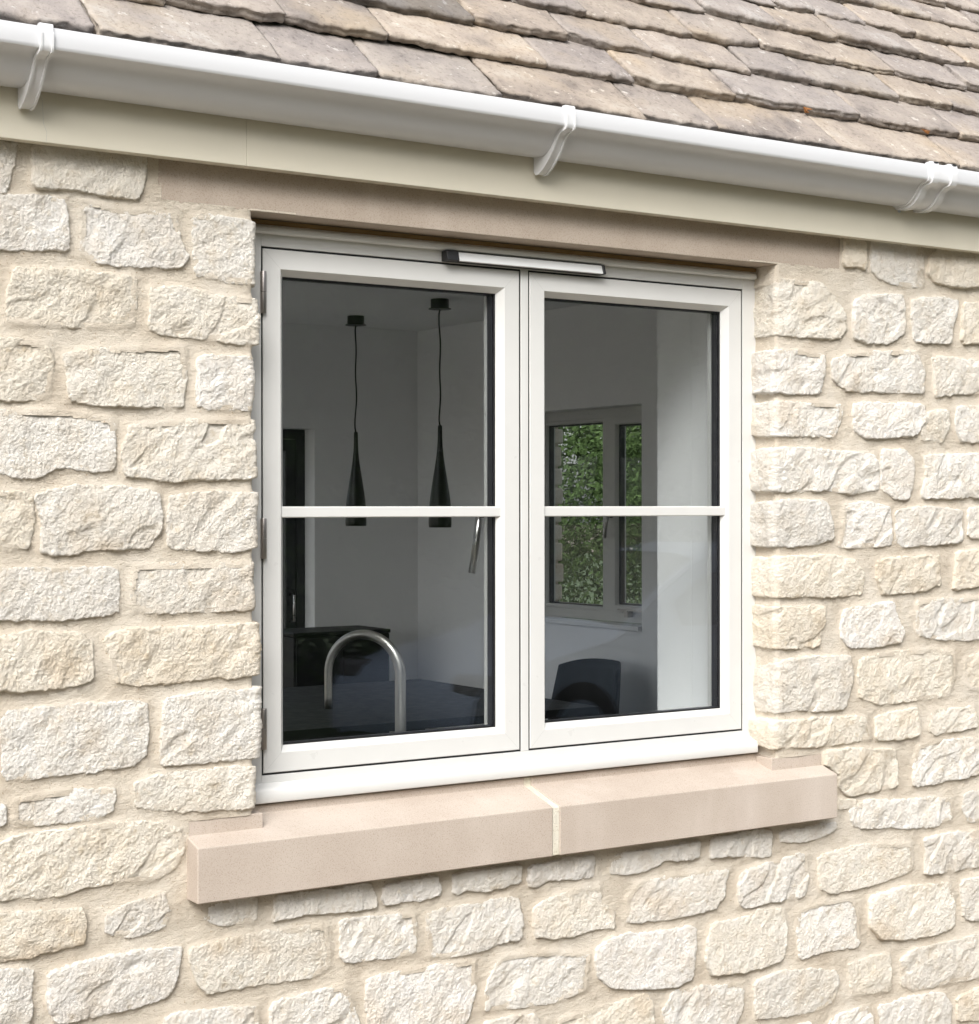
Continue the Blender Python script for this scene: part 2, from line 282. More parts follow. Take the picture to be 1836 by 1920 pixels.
STONES = """
0.993,2.248 1.045,2.254 1.043,2.231 1.035,2.191 1.028,2.161 0.993,2.158
1.073,2.257 1.186,2.265 1.293,2.261 1.289,2.212 1.275,2.173 1.203,2.176 1.148,2.180 1.075,2.176
0.993,2.157 1.131,2.163 1.138,2.133 1.143,2.086 1.141,2.069 1.066,2.064 0.993,2.057
1.165,2.163 1.203,2.159 1.239,2.152 1.291,2.155 1.355,2.152 1.361,2.107 1.377,2.071 1.363,2.054 1.288,2.047 1.203,2.050 1.175,2.060 1.164,2.069 1.168,2.115
1.387,2.157 1.453,2.158 1.524,2.146 1.522,2.090 1.510,2.031 1.462,2.033 1.392,2.044 1.387,2.106
1.040,2.030 1.107,2.032 1.172,2.032 1.273,2.031 1.272,1.981 1.267,1.938 1.203,1.930 1.134,1.929 1.029,1.931 1.027,1.968
1.302,2.015 1.372,2.017 1.435,2.005 1.519,2.002 1.521,1.969 1.514,1.923 1.496,1.915 1.420,1.921 1.316,1.927 1.299,1.937 1.301,1.977
0.994,1.902 1.067,1.902 1.104,1.891 1.113,1.869 1.113,1.846 1.108,1.802 1.079,1.793 0.994,1.793
1.131,1.880 1.203,1.894 1.370,1.906 1.373,1.854 1.364,1.789 1.287,1.788 1.188,1.789 1.142,1.798 1.137,1.840
1.396,1.887 1.465,1.893 1.506,1.883 1.514,1.827 1.509,1.792 1.420,1.787 1.396,1.795
0.992,1.773 1.120,1.778 1.219,1.766 1.232,1.753 1.230,1.713 1.227,1.670 1.163,1.669 1.114,1.671 1.079,1.655 1.047,1.654 0.992,1.665
1.259,1.754 1.345,1.764 1.465,1.771 1.509,1.763 1.516,1.732 1.512,1.679 1.495,1.656 1.416,1.655 1.339,1.649 1.287,1.657 1.250,1.659 1.244,1.702
0.992,1.631 1.074,1.626 1.075,1.574 1.065,1.527 1.039,1.527 0.992,1.526
1.076,1.624 1.147,1.640 1.230,1.640 1.316,1.630 1.322,1.600 1.317,1.557 1.296,1.524 1.202,1.524 1.111,1.515 1.090,1.522 1.092,1.574
1.342,1.623 1.404,1.630 1.508,1.627 1.520,1.591 1.520,1.544 1.477,1.516 1.404,1.520 1.335,1.524 1.336,1.586
0.993,1.492 1.110,1.492 1.235,1.490 1.237,1.455 1.238,1.410 1.210,1.402 1.119,1.397 0.993,1.402
1.270,1.494 1.404,1.494 1.508,1.492 1.520,1.454 1.517,1.415 1.495,1.403 1.345,1.401 1.298,1.404 1.264,1.412 1.261,1.447
0.992,1.367 1.065,1.379 1.163,1.372 1.188,1.352 1.185,1.327 1.185,1.284 1.152,1.275 1.054,1.271 0.991,1.277
1.211,1.360 1.244,1.375 1.316,1.375 1.434,1.374 1.501,1.379 1.512,1.350 1.515,1.300 1.492,1.273 1.434,1.276 1.359,1.272 1.286,1.270 1.230,1.278 1.224,1.314
1.017,1.237 1.146,1.241 1.292,1.240 1.295,1.186 1.289,1.135 1.258,1.121 1.173,1.116 1.078,1.114 1.022,1.116 1.015,1.183
1.328,1.238 1.395,1.251 1.510,1.247 1.515,1.187 1.515,1.137 1.501,1.117 1.404,1.116 1.318,1.118 1.324,1.187
1.269,1.090 1.329,1.100 1.495,1.101 1.516,1.080 1.513,1.048 1.508,1.017 1.374,1.027 1.301,1.037 1.272,1.043
1.038,1.080 1.133,1.087 1.226,1.082 1.229,1.065 1.226,1.041 1.198,1.029 1.152,1.029 1.059,1.030 1.041,1.038
0.991,1.077 1.022,1.071 1.024,1.035 0.991,1.036
0.991,1.000 1.065,1.015 1.173,1.017 1.272,1.018 1.359,0.996 1.365,0.954 1.350,0.923 1.300,0.901 1.226,0.910 1.173,0.906 1.113,0.894 0.991,0.907
0.991,0.879 1.078,0.873 1.162,0.870 1.172,0.847 1.167,0.805 1.145,0.801 1.091,0.798 1.059,0.794 0.991,0.796
1.209,0.848 1.249,0.864 1.324,0.877 1.338,0.839 1.329,0.813 1.271,0.803 1.209,0.816
1.406,0.828 1.427,0.853 1.516,0.847 1.516,0.800 1.439,0.801 1.409,0.816
0.991,0.781 1.074,0.771 1.072,0.730 1.065,0.679 1.059,0.649 0.990,0.660
1.102,0.759 1.159,0.770 1.257,0.774 1.359,0.772 1.355,0.728 1.335,0.681 1.286,0.673 1.206,0.669 1.118,0.665 1.099,0.700
1.379,0.763 1.433,0.772 1.516,0.777 1.654,0.774 1.670,0.766 1.679,0.726 1.681,0.686 1.642,0.672 1.547,0.674 1.454,0.676 1.411,0.674 1.391,0.701 1.376,0.752
1.323,0.637 1.358,0.648 1.516,0.634 1.521,0.624 1.523,0.528 1.315,0.564
1.551,0.796 1.559,0.842 1.642,0.843 1.771,0.842 1.783,0.815 1.781,0.793 1.741,0.792 1.675,0.796 1.623,0.800 1.584,0.796
1.798,0.807 1.808,0.835 1.926,0.839 1.935,0.811 1.933,0.799 1.884,0.793 1.853,0.797 1.808,0.797
1.968,0.798 1.972,0.837 2.137,0.839 2.137,0.799 2.051,0.792 2.004,0.802 1.979,0.795
1.701,0.777 1.808,0.773 1.877,0.769 1.880,0.725 1.875,0.687 1.808,0.686 1.714,0.691 1.702,0.706
1.905,0.764 1.962,0.769 2.051,0.770 2.104,0.775 2.133,0.765 2.141,0.712 2.137,0.681 2.089,0.678 2.025,0.666 1.947,0.668 1.911,0.672 1.909,0.722
1.763,0.653 1.876,0.654 2.023,0.652 2.024,0.645 2.025,0.584 2.000,0.527 1.979,0.507 1.767,0.530 1.761,0.595
1.553,0.636 1.610,0.639 1.704,0.645 1.727,0.615 1.744,0.564 1.747,0.521 1.546,0.555 1.548,0.620
2.163,0.830 2.240,0.840 2.334,0.839 2.334,0.794 2.307,0.788 2.217,0.799 2.179,0.786 2.161,0.790
2.378,0.791 2.395,0.832 2.633,0.836 2.636,0.803 2.608,0.796 2.535,0.804 2.481,0.787 2.439,0.784
2.669,0.819 2.678,0.839 2.824,0.845 2.860,0.835 2.853,0.779 2.828,0.777 2.728,0.793 2.672,0.792
2.171,0.739 2.217,0.758 2.303,0.770 2.350,0.767 2.358,0.731 2.390,0.708 2.392,0.670 2.346,0.675 2.299,0.669 2.232,0.668 2.175,0.679
2.425,0.677 2.425,0.729 2.459,0.761 2.544,0.767 2.630,0.765 2.727,0.760 2.715,0.734 2.709,0.700 2.680,0.674 2.556,0.667 2.440,0.675
2.092,0.650 2.163,0.647 2.248,0.638 2.326,0.620 2.318,0.583 2.314,0.543 2.217,0.529 2.125,0.534 2.048,0.541 2.048,0.580 2.066,0.620
2.344,0.634 2.394,0.653 2.501,0.646 2.625,0.643 2.622,0.585 2.612,0.527 2.565,0.514 2.439,0.527 2.382,0.539 2.346,0.570 2.338,0.612
2.240,0.491 2.318,0.498 2.485,0.512 2.499,0.479 2.505,0.406 2.236,0.451
2.051,0.519 2.171,0.515 2.186,0.497 2.186,0.459 2.033,0.485
2.659,0.607 2.672,0.642 2.783,0.644 2.824,0.656 2.897,0.646 2.907,0.603 2.897,0.540 2.883,0.525 2.787,0.518 2.671,0.524 2.655,0.562
2.556,0.503 2.646,0.502 2.771,0.491 2.772,0.470 2.764,0.424 2.746,0.401 2.735,0.365 2.551,0.396 2.528,0.460
2.883,0.830 3.040,0.835 3.069,0.834 3.069,0.822 3.015,0.803 2.963,0.801 2.888,0.807
2.760,0.748 2.828,0.761 2.944,0.774 2.975,0.765 2.977,0.716 2.963,0.669 2.851,0.669 2.774,0.666 2.756,0.675
3.011,0.761 3.162,0.773 3.330,0.757 3.338,0.718 3.330,0.686 3.217,0.670 3.113,0.665 3.039,0.667 3.015,0.680
3.377,0.765 3.446,0.769 3.610,0.763 3.610,0.673 3.495,0.669 3.377,0.673 3.383,0.717
2.944,0.640 3.039,0.649 3.127,0.646 3.147,0.608 3.150,0.525 3.088,0.527 3.011,0.527 2.949,0.522 2.939,0.582
3.182,0.642 3.289,0.651 3.468,0.644 3.489,0.597 3.484,0.527 3.404,0.516 3.289,0.522 3.212,0.535 3.182,0.567
3.511,0.639 3.610,0.646 3.610,0.529 3.522,0.541
2.805,0.491 2.888,0.500 2.982,0.493 3.068,0.477 3.081,0.450 3.059,0.401 2.991,0.387 2.851,0.396 2.805,0.400
3.112,0.488 3.253,0.493 3.258,0.449 3.255,0.399 3.187,0.402 3.122,0.405 3.117,0.441
3.294,0.473 3.340,0.492 3.468,0.489 3.610,0.499 3.610,0.382 3.489,0.385 3.340,0.386 3.294,0.404
3.212,0.366 3.314,0.372 3.441,0.367 3.473,0.332 3.468,0.289 3.457,0.246 3.227,0.285
3.495,0.344 3.610,0.364 3.610,0.269 3.495,0.284
3.049,0.357 3.088,0.370 3.182,0.373 3.192,0.337 3.187,0.291 3.030,0.318
3.095,2.256 3.171,2.256 3.168,2.185 3.140,2.188 3.095,2.188
3.188,2.261 3.246,2.256 3.373,2.260 3.376,2.154 3.291,2.151 3.215,2.162 3.188,2.185
3.392,2.226 3.443,2.263 3.616,2.270 3.616,2.171 3.510,2.163 3.415,2.167 3.387,2.190
2.875,2.132 2.912,2.141 3.016,2.140 3.058,2.114 3.092,2.076 3.101,2.033 3.075,2.010 3.032,2.007 2.932,2.007 2.879,2.008 2.871,2.062
3.131,2.106 3.175,2.122 3.219,2.124 3.296,2.130 3.305,2.095 3.307,2.035 3.255,2.008 3.171,2.002 3.131,2.013 3.129,2.062
3.332,2.116 3.369,2.128 3.462,2.134 3.505,2.127 3.481,2.067 3.472,2.017 3.392,2.015 3.341,2.017 3.332,2.074
3.519,2.125 3.616,2.128 3.616,2.025 3.510,2.019
2.883,1.966 2.932,1.975 3.028,1.967 3.028,1.924 3.020,1.875 2.932,1.870 2.879,1.876 2.879,1.924
3.054,1.953 3.122,1.978 3.346,1.993 3.378,1.948 3.378,1.887 3.314,1.885 3.188,1.884 3.114,1.881 3.058,1.910
3.410,1.982 3.616,1.978 3.616,1.892 3.510,1.892 3.420,1.879 3.415,1.934
2.866,1.845 2.940,1.851 3.084,1.852 3.090,1.827 3.066,1.768 2.973,1.772 2.903,1.768 2.866,1.773
3.127,1.850 3.166,1.858 3.378,1.858 3.378,1.820 3.341,1.780 3.232,1.772 3.170,1.770 3.131,1.785
3.387,1.839 3.462,1.848 3.467,1.806 3.443,1.763 3.369,1.768 3.364,1.790
3.500,1.856 3.616,1.862 3.616,1.766 3.510,1.768 3.490,1.806
2.875,1.732 2.932,1.742 3.197,1.731 3.214,1.694 3.210,1.640 3.122,1.632 3.036,1.642 2.944,1.636 2.887,1.642 2.874,1.684
3.223,1.741 3.304,1.743 3.336,1.721 3.332,1.666 3.318,1.621 3.268,1.621 3.223,1.640
3.378,1.731 3.616,1.738 3.616,1.625 3.378,1.623 3.368,1.628 3.382,1.679
2.883,1.605 2.924,1.618 3.032,1.615 3.053,1.553 3.056,1.522 2.998,1.510 2.903,1.507 2.876,1.512 2.878,1.566
3.096,1.608 3.188,1.612 3.255,1.599 3.259,1.558 3.255,1.504 3.179,1.503 3.127,1.499 3.079,1.505 3.092,1.553
3.277,1.593 3.368,1.602 3.509,1.592 3.514,1.556 3.509,1.510 3.415,1.505 3.300,1.500 3.273,1.513
3.538,1.596 3.616,1.605 3.616,1.516 3.538,1.523
2.882,1.479 3.058,1.485 3.131,1.468 3.161,1.439 3.157,1.386 3.058,1.384 2.878,1.390 2.876,1.433
3.210,1.470 3.429,1.479 3.429,1.447 3.438,1.404 3.368,1.387 3.228,1.384 3.210,1.419
3.495,1.485 3.616,1.489 3.616,1.400 3.485,1.388 3.490,1.436
2.878,1.364 3.024,1.362 3.028,1.325 3.011,1.264 2.932,1.265 2.874,1.270 2.874,1.319
3.096,1.348 3.144,1.358 3.263,1.364 3.277,1.329 3.300,1.290 3.286,1.262 3.188,1.256 3.118,1.257 3.083,1.286
3.350,1.362 3.415,1.366 3.616,1.367 3.616,1.254 3.438,1.262 3.350,1.278
2.874,1.211 2.923,1.239 3.109,1.240 3.124,1.195 3.100,1.109 3.006,1.109 2.952,1.117 2.882,1.110 2.858,1.125 2.862,1.173
3.148,1.228 3.232,1.240 3.415,1.241 3.490,1.228 3.490,1.169 3.471,1.118 3.322,1.114 3.214,1.112 3.152,1.131 3.144,1.182
3.519,1.210 3.616,1.229 3.616,1.119 3.538,1.131
2.882,1.093 3.015,1.093 3.166,1.086 3.183,1.054 3.188,1.028 3.122,1.027 3.049,1.023 2.886,1.035 2.880,1.063
3.205,1.084 3.350,1.098 3.359,1.061 3.354,1.026 3.286,1.021 3.205,1.025
3.401,1.087 3.562,1.086 3.569,1.033 3.509,1.029 3.410,1.023 3.396,1.039
3.032,1.012 3.122,1.011 3.272,0.997 3.281,0.964 3.277,0.904 3.187,0.899 3.109,0.897 3.074,0.922 3.074,0.953 3.032,0.978
3.354,1.000 3.415,1.008 3.616,1.003 3.616,0.911 3.471,0.903 3.336,0.899 3.340,0.953
3.126,0.818 3.113,0.862 3.179,0.881 3.313,0.866 3.391,0.868 3.480,0.857 3.480,0.804 3.405,0.789 3.322,0.796
3.519,0.863 3.616,0.874 3.616,0.784 3.547,0.788 3.519,0.824
3.076,0.891 3.135,0.885 3.135,0.867 3.076,0.866
"""

# ------------------------------------------------------------------ ground
GZ = -0.12
g = put('ground', mesh('ground', [(-150, -150, GZ), (150, -150, GZ), (150, 150, GZ), (-150, 150, GZ)], [(0, 1, 2, 3)], M['gravel']), kind='structure')

# ------------------------------------------------------------------ front wall: rubble stones bedded in mortar
XL, XR = 1.522, 2.872             # the two jambs of the window opening
ZS, ZH = 0.975, 2.174             # opening bottom (sill) and top (lintel)
RET = 0.085                       # how far a jamb stone returns into the opening
WX0, WX1, WZ1 = -0.55, 5.55, 2.262
wall = thing('stone_wall', 'cream rubble stone wall in lime mortar around the white window', 'wall', (2.5, 0, GZ))
def parse(s): return [np.array([tuple(map(float, p.split(','))) for p in l.split()]) for l in s.strip().splitlines()]
RUBBLE = parse(STONES)
def chaikin(P, r=0.10):
    a = P; b = np.roll(P, -1, 0); return np.stack([a * (1 - r) + b * r, a * r + b * (1 - r)], 1).reshape(-1, 2)
def sdf(P, x, z):
    """signed distance to polygon, positive inside"""
    d = np.full(x.shape, 1e9); ins = np.zeros(x.shape, bool); n = len(P)
    for i in range(n):
        ax, az = P[i]; bx, bz = P[(i + 1) % n]; ex, ez = bx - ax, bz - az
        L = ex * ex + ez * ez + 1e-12; t = np.clip(((x - ax) * ex + (z - az) * ez) / L, 0, 1)
        d = np.minimum(d, (x - ax - t * ex) ** 2 + (z - az - t * ez) ** 2)
        if abs(ez) > 1e-9:
            c = (az > z) != (bz > z); ins ^= c & (x < ax + (z - az) * ex / ez)
    return np.where(ins, 1, -1) * np.sqrt(d)
RR = 0.007
def fold(x, z, h, side=None, dx=0.0):
    """front-face point pushed out by h; past a jamb edge the sheet turns round the corner into the opening"""
    if side is None: return np.stack([x, -h, z], -1)
    a = RR * math.pi / 4
    x = x - dx
    s = (x - XR) if side == 'R' else (XL - x)                     # s > 0 on the face, s < 0 in the reveal
    th = np.clip((a - s) / (2 * a), 0, 1) * (math.pi / 2)
    bx = np.where(s > a, RR + (s - a), np.where(s < -a, 0, RR - RR * np.sin(th)))
    by = np.where(s > a, 0, np.where(s < -a, RR + (-a - s), RR - RR * np.cos(th)))
    X = bx - h * np.sin(th); Y = by - h * np.cos(th)
    return np.stack([XR + dx + X if side == 'R' else XL + dx - X, Y, z], -1)
def relief(x, z, k, rg):
    """split limestone face: tilted facets, slanting tool breaks, gritty grain"""
    q = rg.uniform(0, 500); a = rg.uniform(0.45, 1.05); ca, sa = math.cos(a), math.sin(a)
    u = x * ca + z * sa; v = -x * sa + z * ca
    wx = 0.004 * fbm(x * 40 + q, z * 40, k + 5, 2); wz = 0.004 * fbm(x * 40, z * 40 + q, k + 9, 2)
    big = fbm((x + wx) * 15 + q, (z + wz) * 15, k, 2)
    cr = np.sqrt(perlin((u + wx) * 13 + q, (v + wz) * 26, k + 3) ** 2 + 0.03); lag = fbm((u + wx) * 20 + q, (v + wz) * 40, k + 23, 3, 0.55)
    med = fbm(x * 62 + q, z * 62, k + 13, 3, 0.65); grit = fbm(x * 190 + q, z * 190, k + 19, 3, 0.8)
    sw = rg.uniform(0.05, 0.25); st = sstep(-sw, sw, perlin(u * 11 + q + 50, v * 20, k + 61) + rg.uniform(-0.5, -0.1))       # a broken step
    return rg.uniform(0.003, 0.0055) * big - rg.uniform(0.0, 0.0045) * cr + rg.uniform(0.0010, 0.0028) * lag + 0.0021 * med + 0.0026 * grit - rg.uniform(0.0, 0.005) * st + 0.0015
def grid_faces(keep):
    nz, nx = keep.shape; idx = np.arange(nz * nx).reshape(nz, nx)
    a = keep[:-1, :-1] & keep[1:, :-1] & keep[:-1, 1:] & keep[1:, 1:]
    f = np.stack([idx[:-1, :-1][a], idx[:-1, 1:][a], idx[1:, 1:][a], idx[1:, :-1][a]], -1)
    used = np.zeros(nz * nx, bool); used[f.ravel()] = True; rem = np.cumsum(used) - 1
    return rem[f], used
TINT = [(1, 1, 1), (1.02, 1.02, 1.03), (0.97, 0.955, 0.93), (1.0, 0.965, 0.90), (0.95, 0.945, 0.94), (1.03, 1.03, 1.03), (1.0, 0.98, 0.94), (1.01, 1.01, 1.01), (0.97, 0.92, 0.84)]
def stone_mesh(P, k, step, H=None):
    rg = np.random.default_rng(1000 + k); side = None; P = P.copy()
    if P[:, 0].max() > XL - 0.03 and P[:, 0].max() < XL + 0.02 and ZS < P[:, 1].mean() < ZH:
        side = 'L'; sel = P[:, 0] > XL - 0.024; P[sel, 0] = XL + RET
    elif P[:, 0].min() < XR + 0.024 and P[:, 0].min() > XR - 0.03 and ZS < P[:, 1].mean() < ZH:
        side = 'R'; sel = P[:, 0] < XR + 0.024; P[sel, 0] = XR - RET
    C_ = chaikin(P); x0, z0 = C_.min(0) - 0.012; x1, z1 = C_.max(0) + 0.012
    x, z = np.meshgrid(np.arange(x0, x1, step), np.arange(z0, z1, step))
    d = sdf(C_, x, z)
    d = d + 0.0066 + 0.0036 * fbm(x * 34, z * 34, k + 41, 3, 0.6) + 0.0022 * fbm(x * 120, z * 120, k + 43, 2)
    H = rg.uniform(0.006, 0.0125) if H is None else H
    cx, cz = C_.mean(0)
    w = 0.0055 + 0.0040 * fbm(x * 18, z * 18, k + 51, 2)
    top = H + relief(x, z, k, rg) + (x - cx) * rg.uniform(-0.03, 0.03) + (z - cz) * rg.uniform(-0.07, 0.03)
    top = np.maximum(top, 0.0015) 
    e = sstep(0, 1, np.clip(d / np.maximum(w, 0.003), 0, 1)); dome = np.clip(d / 0.035, 0, 1) ** 0.5
    h = -0.012 + (0.012 + top * (0.78 + 0.22 * dome)) * e
    f, used = grid_faces(d > -0.0035)
    v = fold(x, z, h, side, rg.uniform(-0.012, 0.003) if side == 'L' else rg.uniform(-0.004, 0.009)).reshape(-1, 3)[used]
    return v, f, C_, side
SDF_LIST = []
for k, P in enumerate(RUBBLE):
    st = 0.0019 if P[:, 0].mean() < 2.0 else 0.0023
    v, f, C_, side = stone_mesh(P, k, st)
    c = v.mean(0); me = mesh('stone', v - c, f, M['stone'], True)
    o = put('stone', me, wall, Vector(c)); t = random.choice(TINT); j = random.uniform(0.96, 1.03)
    o.color = (t[0] * j, t[1] * j, t[2] * j, 1)
    SDF_LIST.append((C_, side))
# courses that run on past the traced face, above nothing and below the view
def courses(x0, x1, z0, z1):
    out = []; z = z0
    while z < z1 - 0.05:
        h = random.uniform(0.085, 0.135); h = min(h, z1 - z)
        x = x0 - random.uniform(0, 0.12)
        while x < x1 - 0.03:
            l = random.uniform(0.12, 0.27); l = l if x1 - x - l > 0.07 else x1 - x
            if l < 0.06: break
            a = 0.009; jj = lambda: random.uniform(-0.006, 0.006)
            out.append(np.array([(max(x, x0) + a + jj(), z + a + jj()), (x + l / 2, z + a + jj()), (x + l - a + jj(), z + a + jj()), (x + l - a + jj(), z + h - a + jj()), (x + l / 2, z + h - a + jj()), (max(x, x0) + a + jj(), z + h - a + jj())]))
            x += l
        z += h
    return out
FILL = courses(WX0, 0.985, 0.05, WZ1) + courses(3.615, WX1, 0.05, WZ1)
def low(x):                       # lowest traced stone at x
    zz = [p[:, 1].min() for p in RUBBLE if p[:, 0].min() - 0.01 < x < p[:, 0].max() + 0.01]; return min(zz) if zz else 0.66
for s0 in np.arange(0.99, 3.6, 0.2):
    FILL += courses(s0, s0 + 0.2, 0.02, min(low(s0 + 0.04), low(s0 + 0.1), low(s0 + 0.16)) - 0.012)
V = []; F = []; n = 0
for k, P in enumerate(FILL):
    if P[:, 0].max() - P[:, 0].min() < 0.05 or P[:, 1].max() - P[:, 1].min() < 0.03: continue
    v, f, C_, side = stone_mesh(P, 5000 + k, 0.0065); V.append(v); F.append(f + n); n += len(v)
V = np.concatenate(V); F = np.concatenate(F); c = V.mean(0)
o = put('rubble_stones', mesh('rubble_stones', V - c, F, M['stone'], True), wall, Vector(c), 'stuff'); o.color = (1, 1, 1, 1)

# mortar bed: one sheet that turns into the reveals, left out where a stone covers it
def mortar_sheet(x0, x1, z0, z1, step, side, rebate=0.0, fill=False):
    x, z = np.meshgrid(np.arange(x0, x1 + step, step), np.arange(z0, z1 + step, step))
    din = np.full(x.shape, -1.0)
    if not fill:
        for P, sd in SDF_LIST:
            a = P.min(0) - 0.04; b = P.max(0) + 0.04
            if b[0] < x0 or a[0] > x1: continue
            i0, i1 = np.searchsorted(x[0], [a[0], b[0]]); k0, k1 = np.searchsorted(z[:, 0], [a[1], b[1]])
            if i1 > i0 and k1 > k0: din[k0:k1, i0:i1] = np.maximum(din[k0:k1, i0:i1], sdf(P, x[k0:k1, i0:i1], z[k0:k1, i0:i1]))
    h = 0.0015 + 0.0035 * fbm(x * 9, z * 11, 77, 3) + 0.0008 * fbm(x * 16, z * 110, 78, 3, 0.6) + 0.0013 * fbm(x * 110, z * 140, 79, 3, 0.7) + 0.0014 * fbm(x * 30, z * 45, 80, 2)
    h += 0.004 * np.exp(-np.clip(-din, 0, 1) / 0.006) - rebate * 0
    keep = (din < 0.011)
    keep &= ~((z > ZS + 0.002) & (z < ZH + 0.004) & (x > XL + RET) & (x < XR - RET))       # the opening
    keep &= ~((z > ZH + 0.006) & (x > 1.324) & (x < 3.082))                                # lintel
    keep &= ~((z > 0.865) & (z < 1.0036) & (x > 1.381) & (x < 3.022))                  # sill
    f, used = grid_faces(keep)
    v = fold(x, z, h, side, -0.012 if side == 'L' else 0.008).reshape(-1, 3)[used]; return v, f
mo = []
mo.append(mortar_sheet(0.97, XL + RET, 1.002, ZH + 0.004, 0.0034, 'L'))
mo.append(mortar_sheet(XR - RET, 3.63, 1.002, ZH + 0.004, 0.0034, 'R'))
mo.append(mortar_sheet(0.97, 3.63, ZH + 0.002, WZ1, 0.0034, None))
mo.append(mortar_sheet(0.97, 3.63, 0.02, 1.004, 0.0034, None))
mo.append(mortar_sheet(WX0, 0.974, 0.0, WZ1, 0.012, None, fill=True)); mo.append(mortar_sheet(3.626, WX1, 0.0, WZ1, 0.012, None, fill=True))
V = []; F = []; n = 0
for v, f in mo: V.append(v); F.append(f + n); n += len(v)
V = np.concatenate(V); F = np.concatenate(F); c = V.mean(0)
put('mortar', mesh('mortar', V - c, F, M['mortar'], True), wall, Vector(c))
# solid masonry behind the facing (keeps light out of the cavity)
core = join(box(WX0, XL - 0.012, 0.03, 0.30, GZ - 0.05, 2.36), box(XR + 0.012, WX1, 0.03, 0.30, GZ - 0.05, 2.36),
            box(XL - 0.012, XR + 0.012, 0.09, 0.30, GZ - 0.05, 0.985), box(XL - 0.012, XR + 0.012, 0.102, 0.30, 2.185, 2.36))
part('wall_core', *core, M['mortar'], wall)
# lintel and sill
def slab(v, f, name, bev=0.0025, col=(1, 1, 1, 1)):
    o = part(name, v, f, M['dressed'], wall, bevel=bev, seg=2); o.color = col; return o
slab(*box(1.316, 3.090, -0.001, 0.10, ZH, 2.262), 'lintel', col=(0.93, 0.915, 0.885, 1))  # tint darkens the stone for dirt and for shade under the fascia
def sill(x0, x1, stool):
    pr = [(-0.05, 0.857), (-0.05, 0.9625), (0.056, 0.9945), (0.056, 1.012), (0.09, 1.012), (0.09, 0.857)]
    v, f = extrude(pr, x0, x1, lambda y, z, x: (x, y, z))
    o = slab(v, f, 'sill_stone', 0.003)
    a, b = stool
    v, f = extrude([(0.0, 0.970), (0.0, 1.0065), (0.054, 1.0065), (0.054, 0.985)], a, b, lambda y, z, x: (x, y, z))
    slab(v, f, 'sill_stool', 0.0015)
sill(1.3735, 2.1925, (1.3745, 1.534)); sill(2.2105, 3.0305, (2.864, 3.0295))
pr = [(-0.0475, 0.858), (-0.047, 0.961), (0.0585, 0.993), (0.0585, 1.011), (0.08, 1.011), (0.08, 0.858)]
v, f = extrude(pr, 2.1915, 2.2115, lambda y, z, x: (x, y, z)); part('sill_joint', v, f, M['joint'], wall, bevel=0.002)
v, f = box(XL - 0.01, XR + 0.01, 0.068, 0.10, 2.163, 2.1725); part('head_shade', v, f, M['shadebrown'], wall)  # brown strip stands in for the shade on the lintel soffit

# ------------------------------------------------------------------ window
win = thing('casement_window', 'off-white two-pane casement window set in the stone wall', 'window', (2.203, 0.1, 1.016))
FY = 0.07
def wp(name, vf, m, parent=win, **kw): return part(name, *vf, m, parent, **kw)
# outer frame: jambs, head, bottom rail and mullion
fr = join(ring(1.515, 2.884, 1.030, 2.168, [(0, FY), (0.0478, FY), (0.0490, FY + 0.0015), (0.0490, 0.112), (0.066, 0.112), (0.066, 0.14), (0, 0.14)]))
# ring inset differs left/right, so build the frame from butted members instead
def memb(x0, x1, z0, z1): return box(x0, x1, FY, 0.14, z0, z1)
wp('frame_jamb', memb(1.510, 1.5660, 1.044, 2.168), M['frame'], bevel=0.001); wp('frame_jamb', memb(2.8365, 2.886, 1.044, 2.168), M['frame'], bevel=0.001)
wp('frame_head', memb(1.5662, 2.8363, 2.1205, 2.168), M['frame'], bevel=0.001); wp('bottom_rail', memb(1.5662, 2.8363, 1.0440, 1.0670), M['frame'], bevel=0.001)
wp('mullion', memb(2.1935, 2.2130, 1.0672, 2.1203), M['frame'], bevel=0.001)
wp('rebate_seal', join(box(1.5665, 2.1932, 0.112, 0.118, 1.0672, 2.1202), ), M['black']) if False else None
for a, b in ((1.5662, 2.1933), (2.2132, 2.8363)):
    wp('rebate_seal', ring(a, b, 1.0672, 2.1203, [(0.0002, 0.0728), (0.0039, 0.0728), (0.0039, 0.112), (0.012, 0.112), (0.012, 0.139), (0.0002, 0.139)]), M['black'])
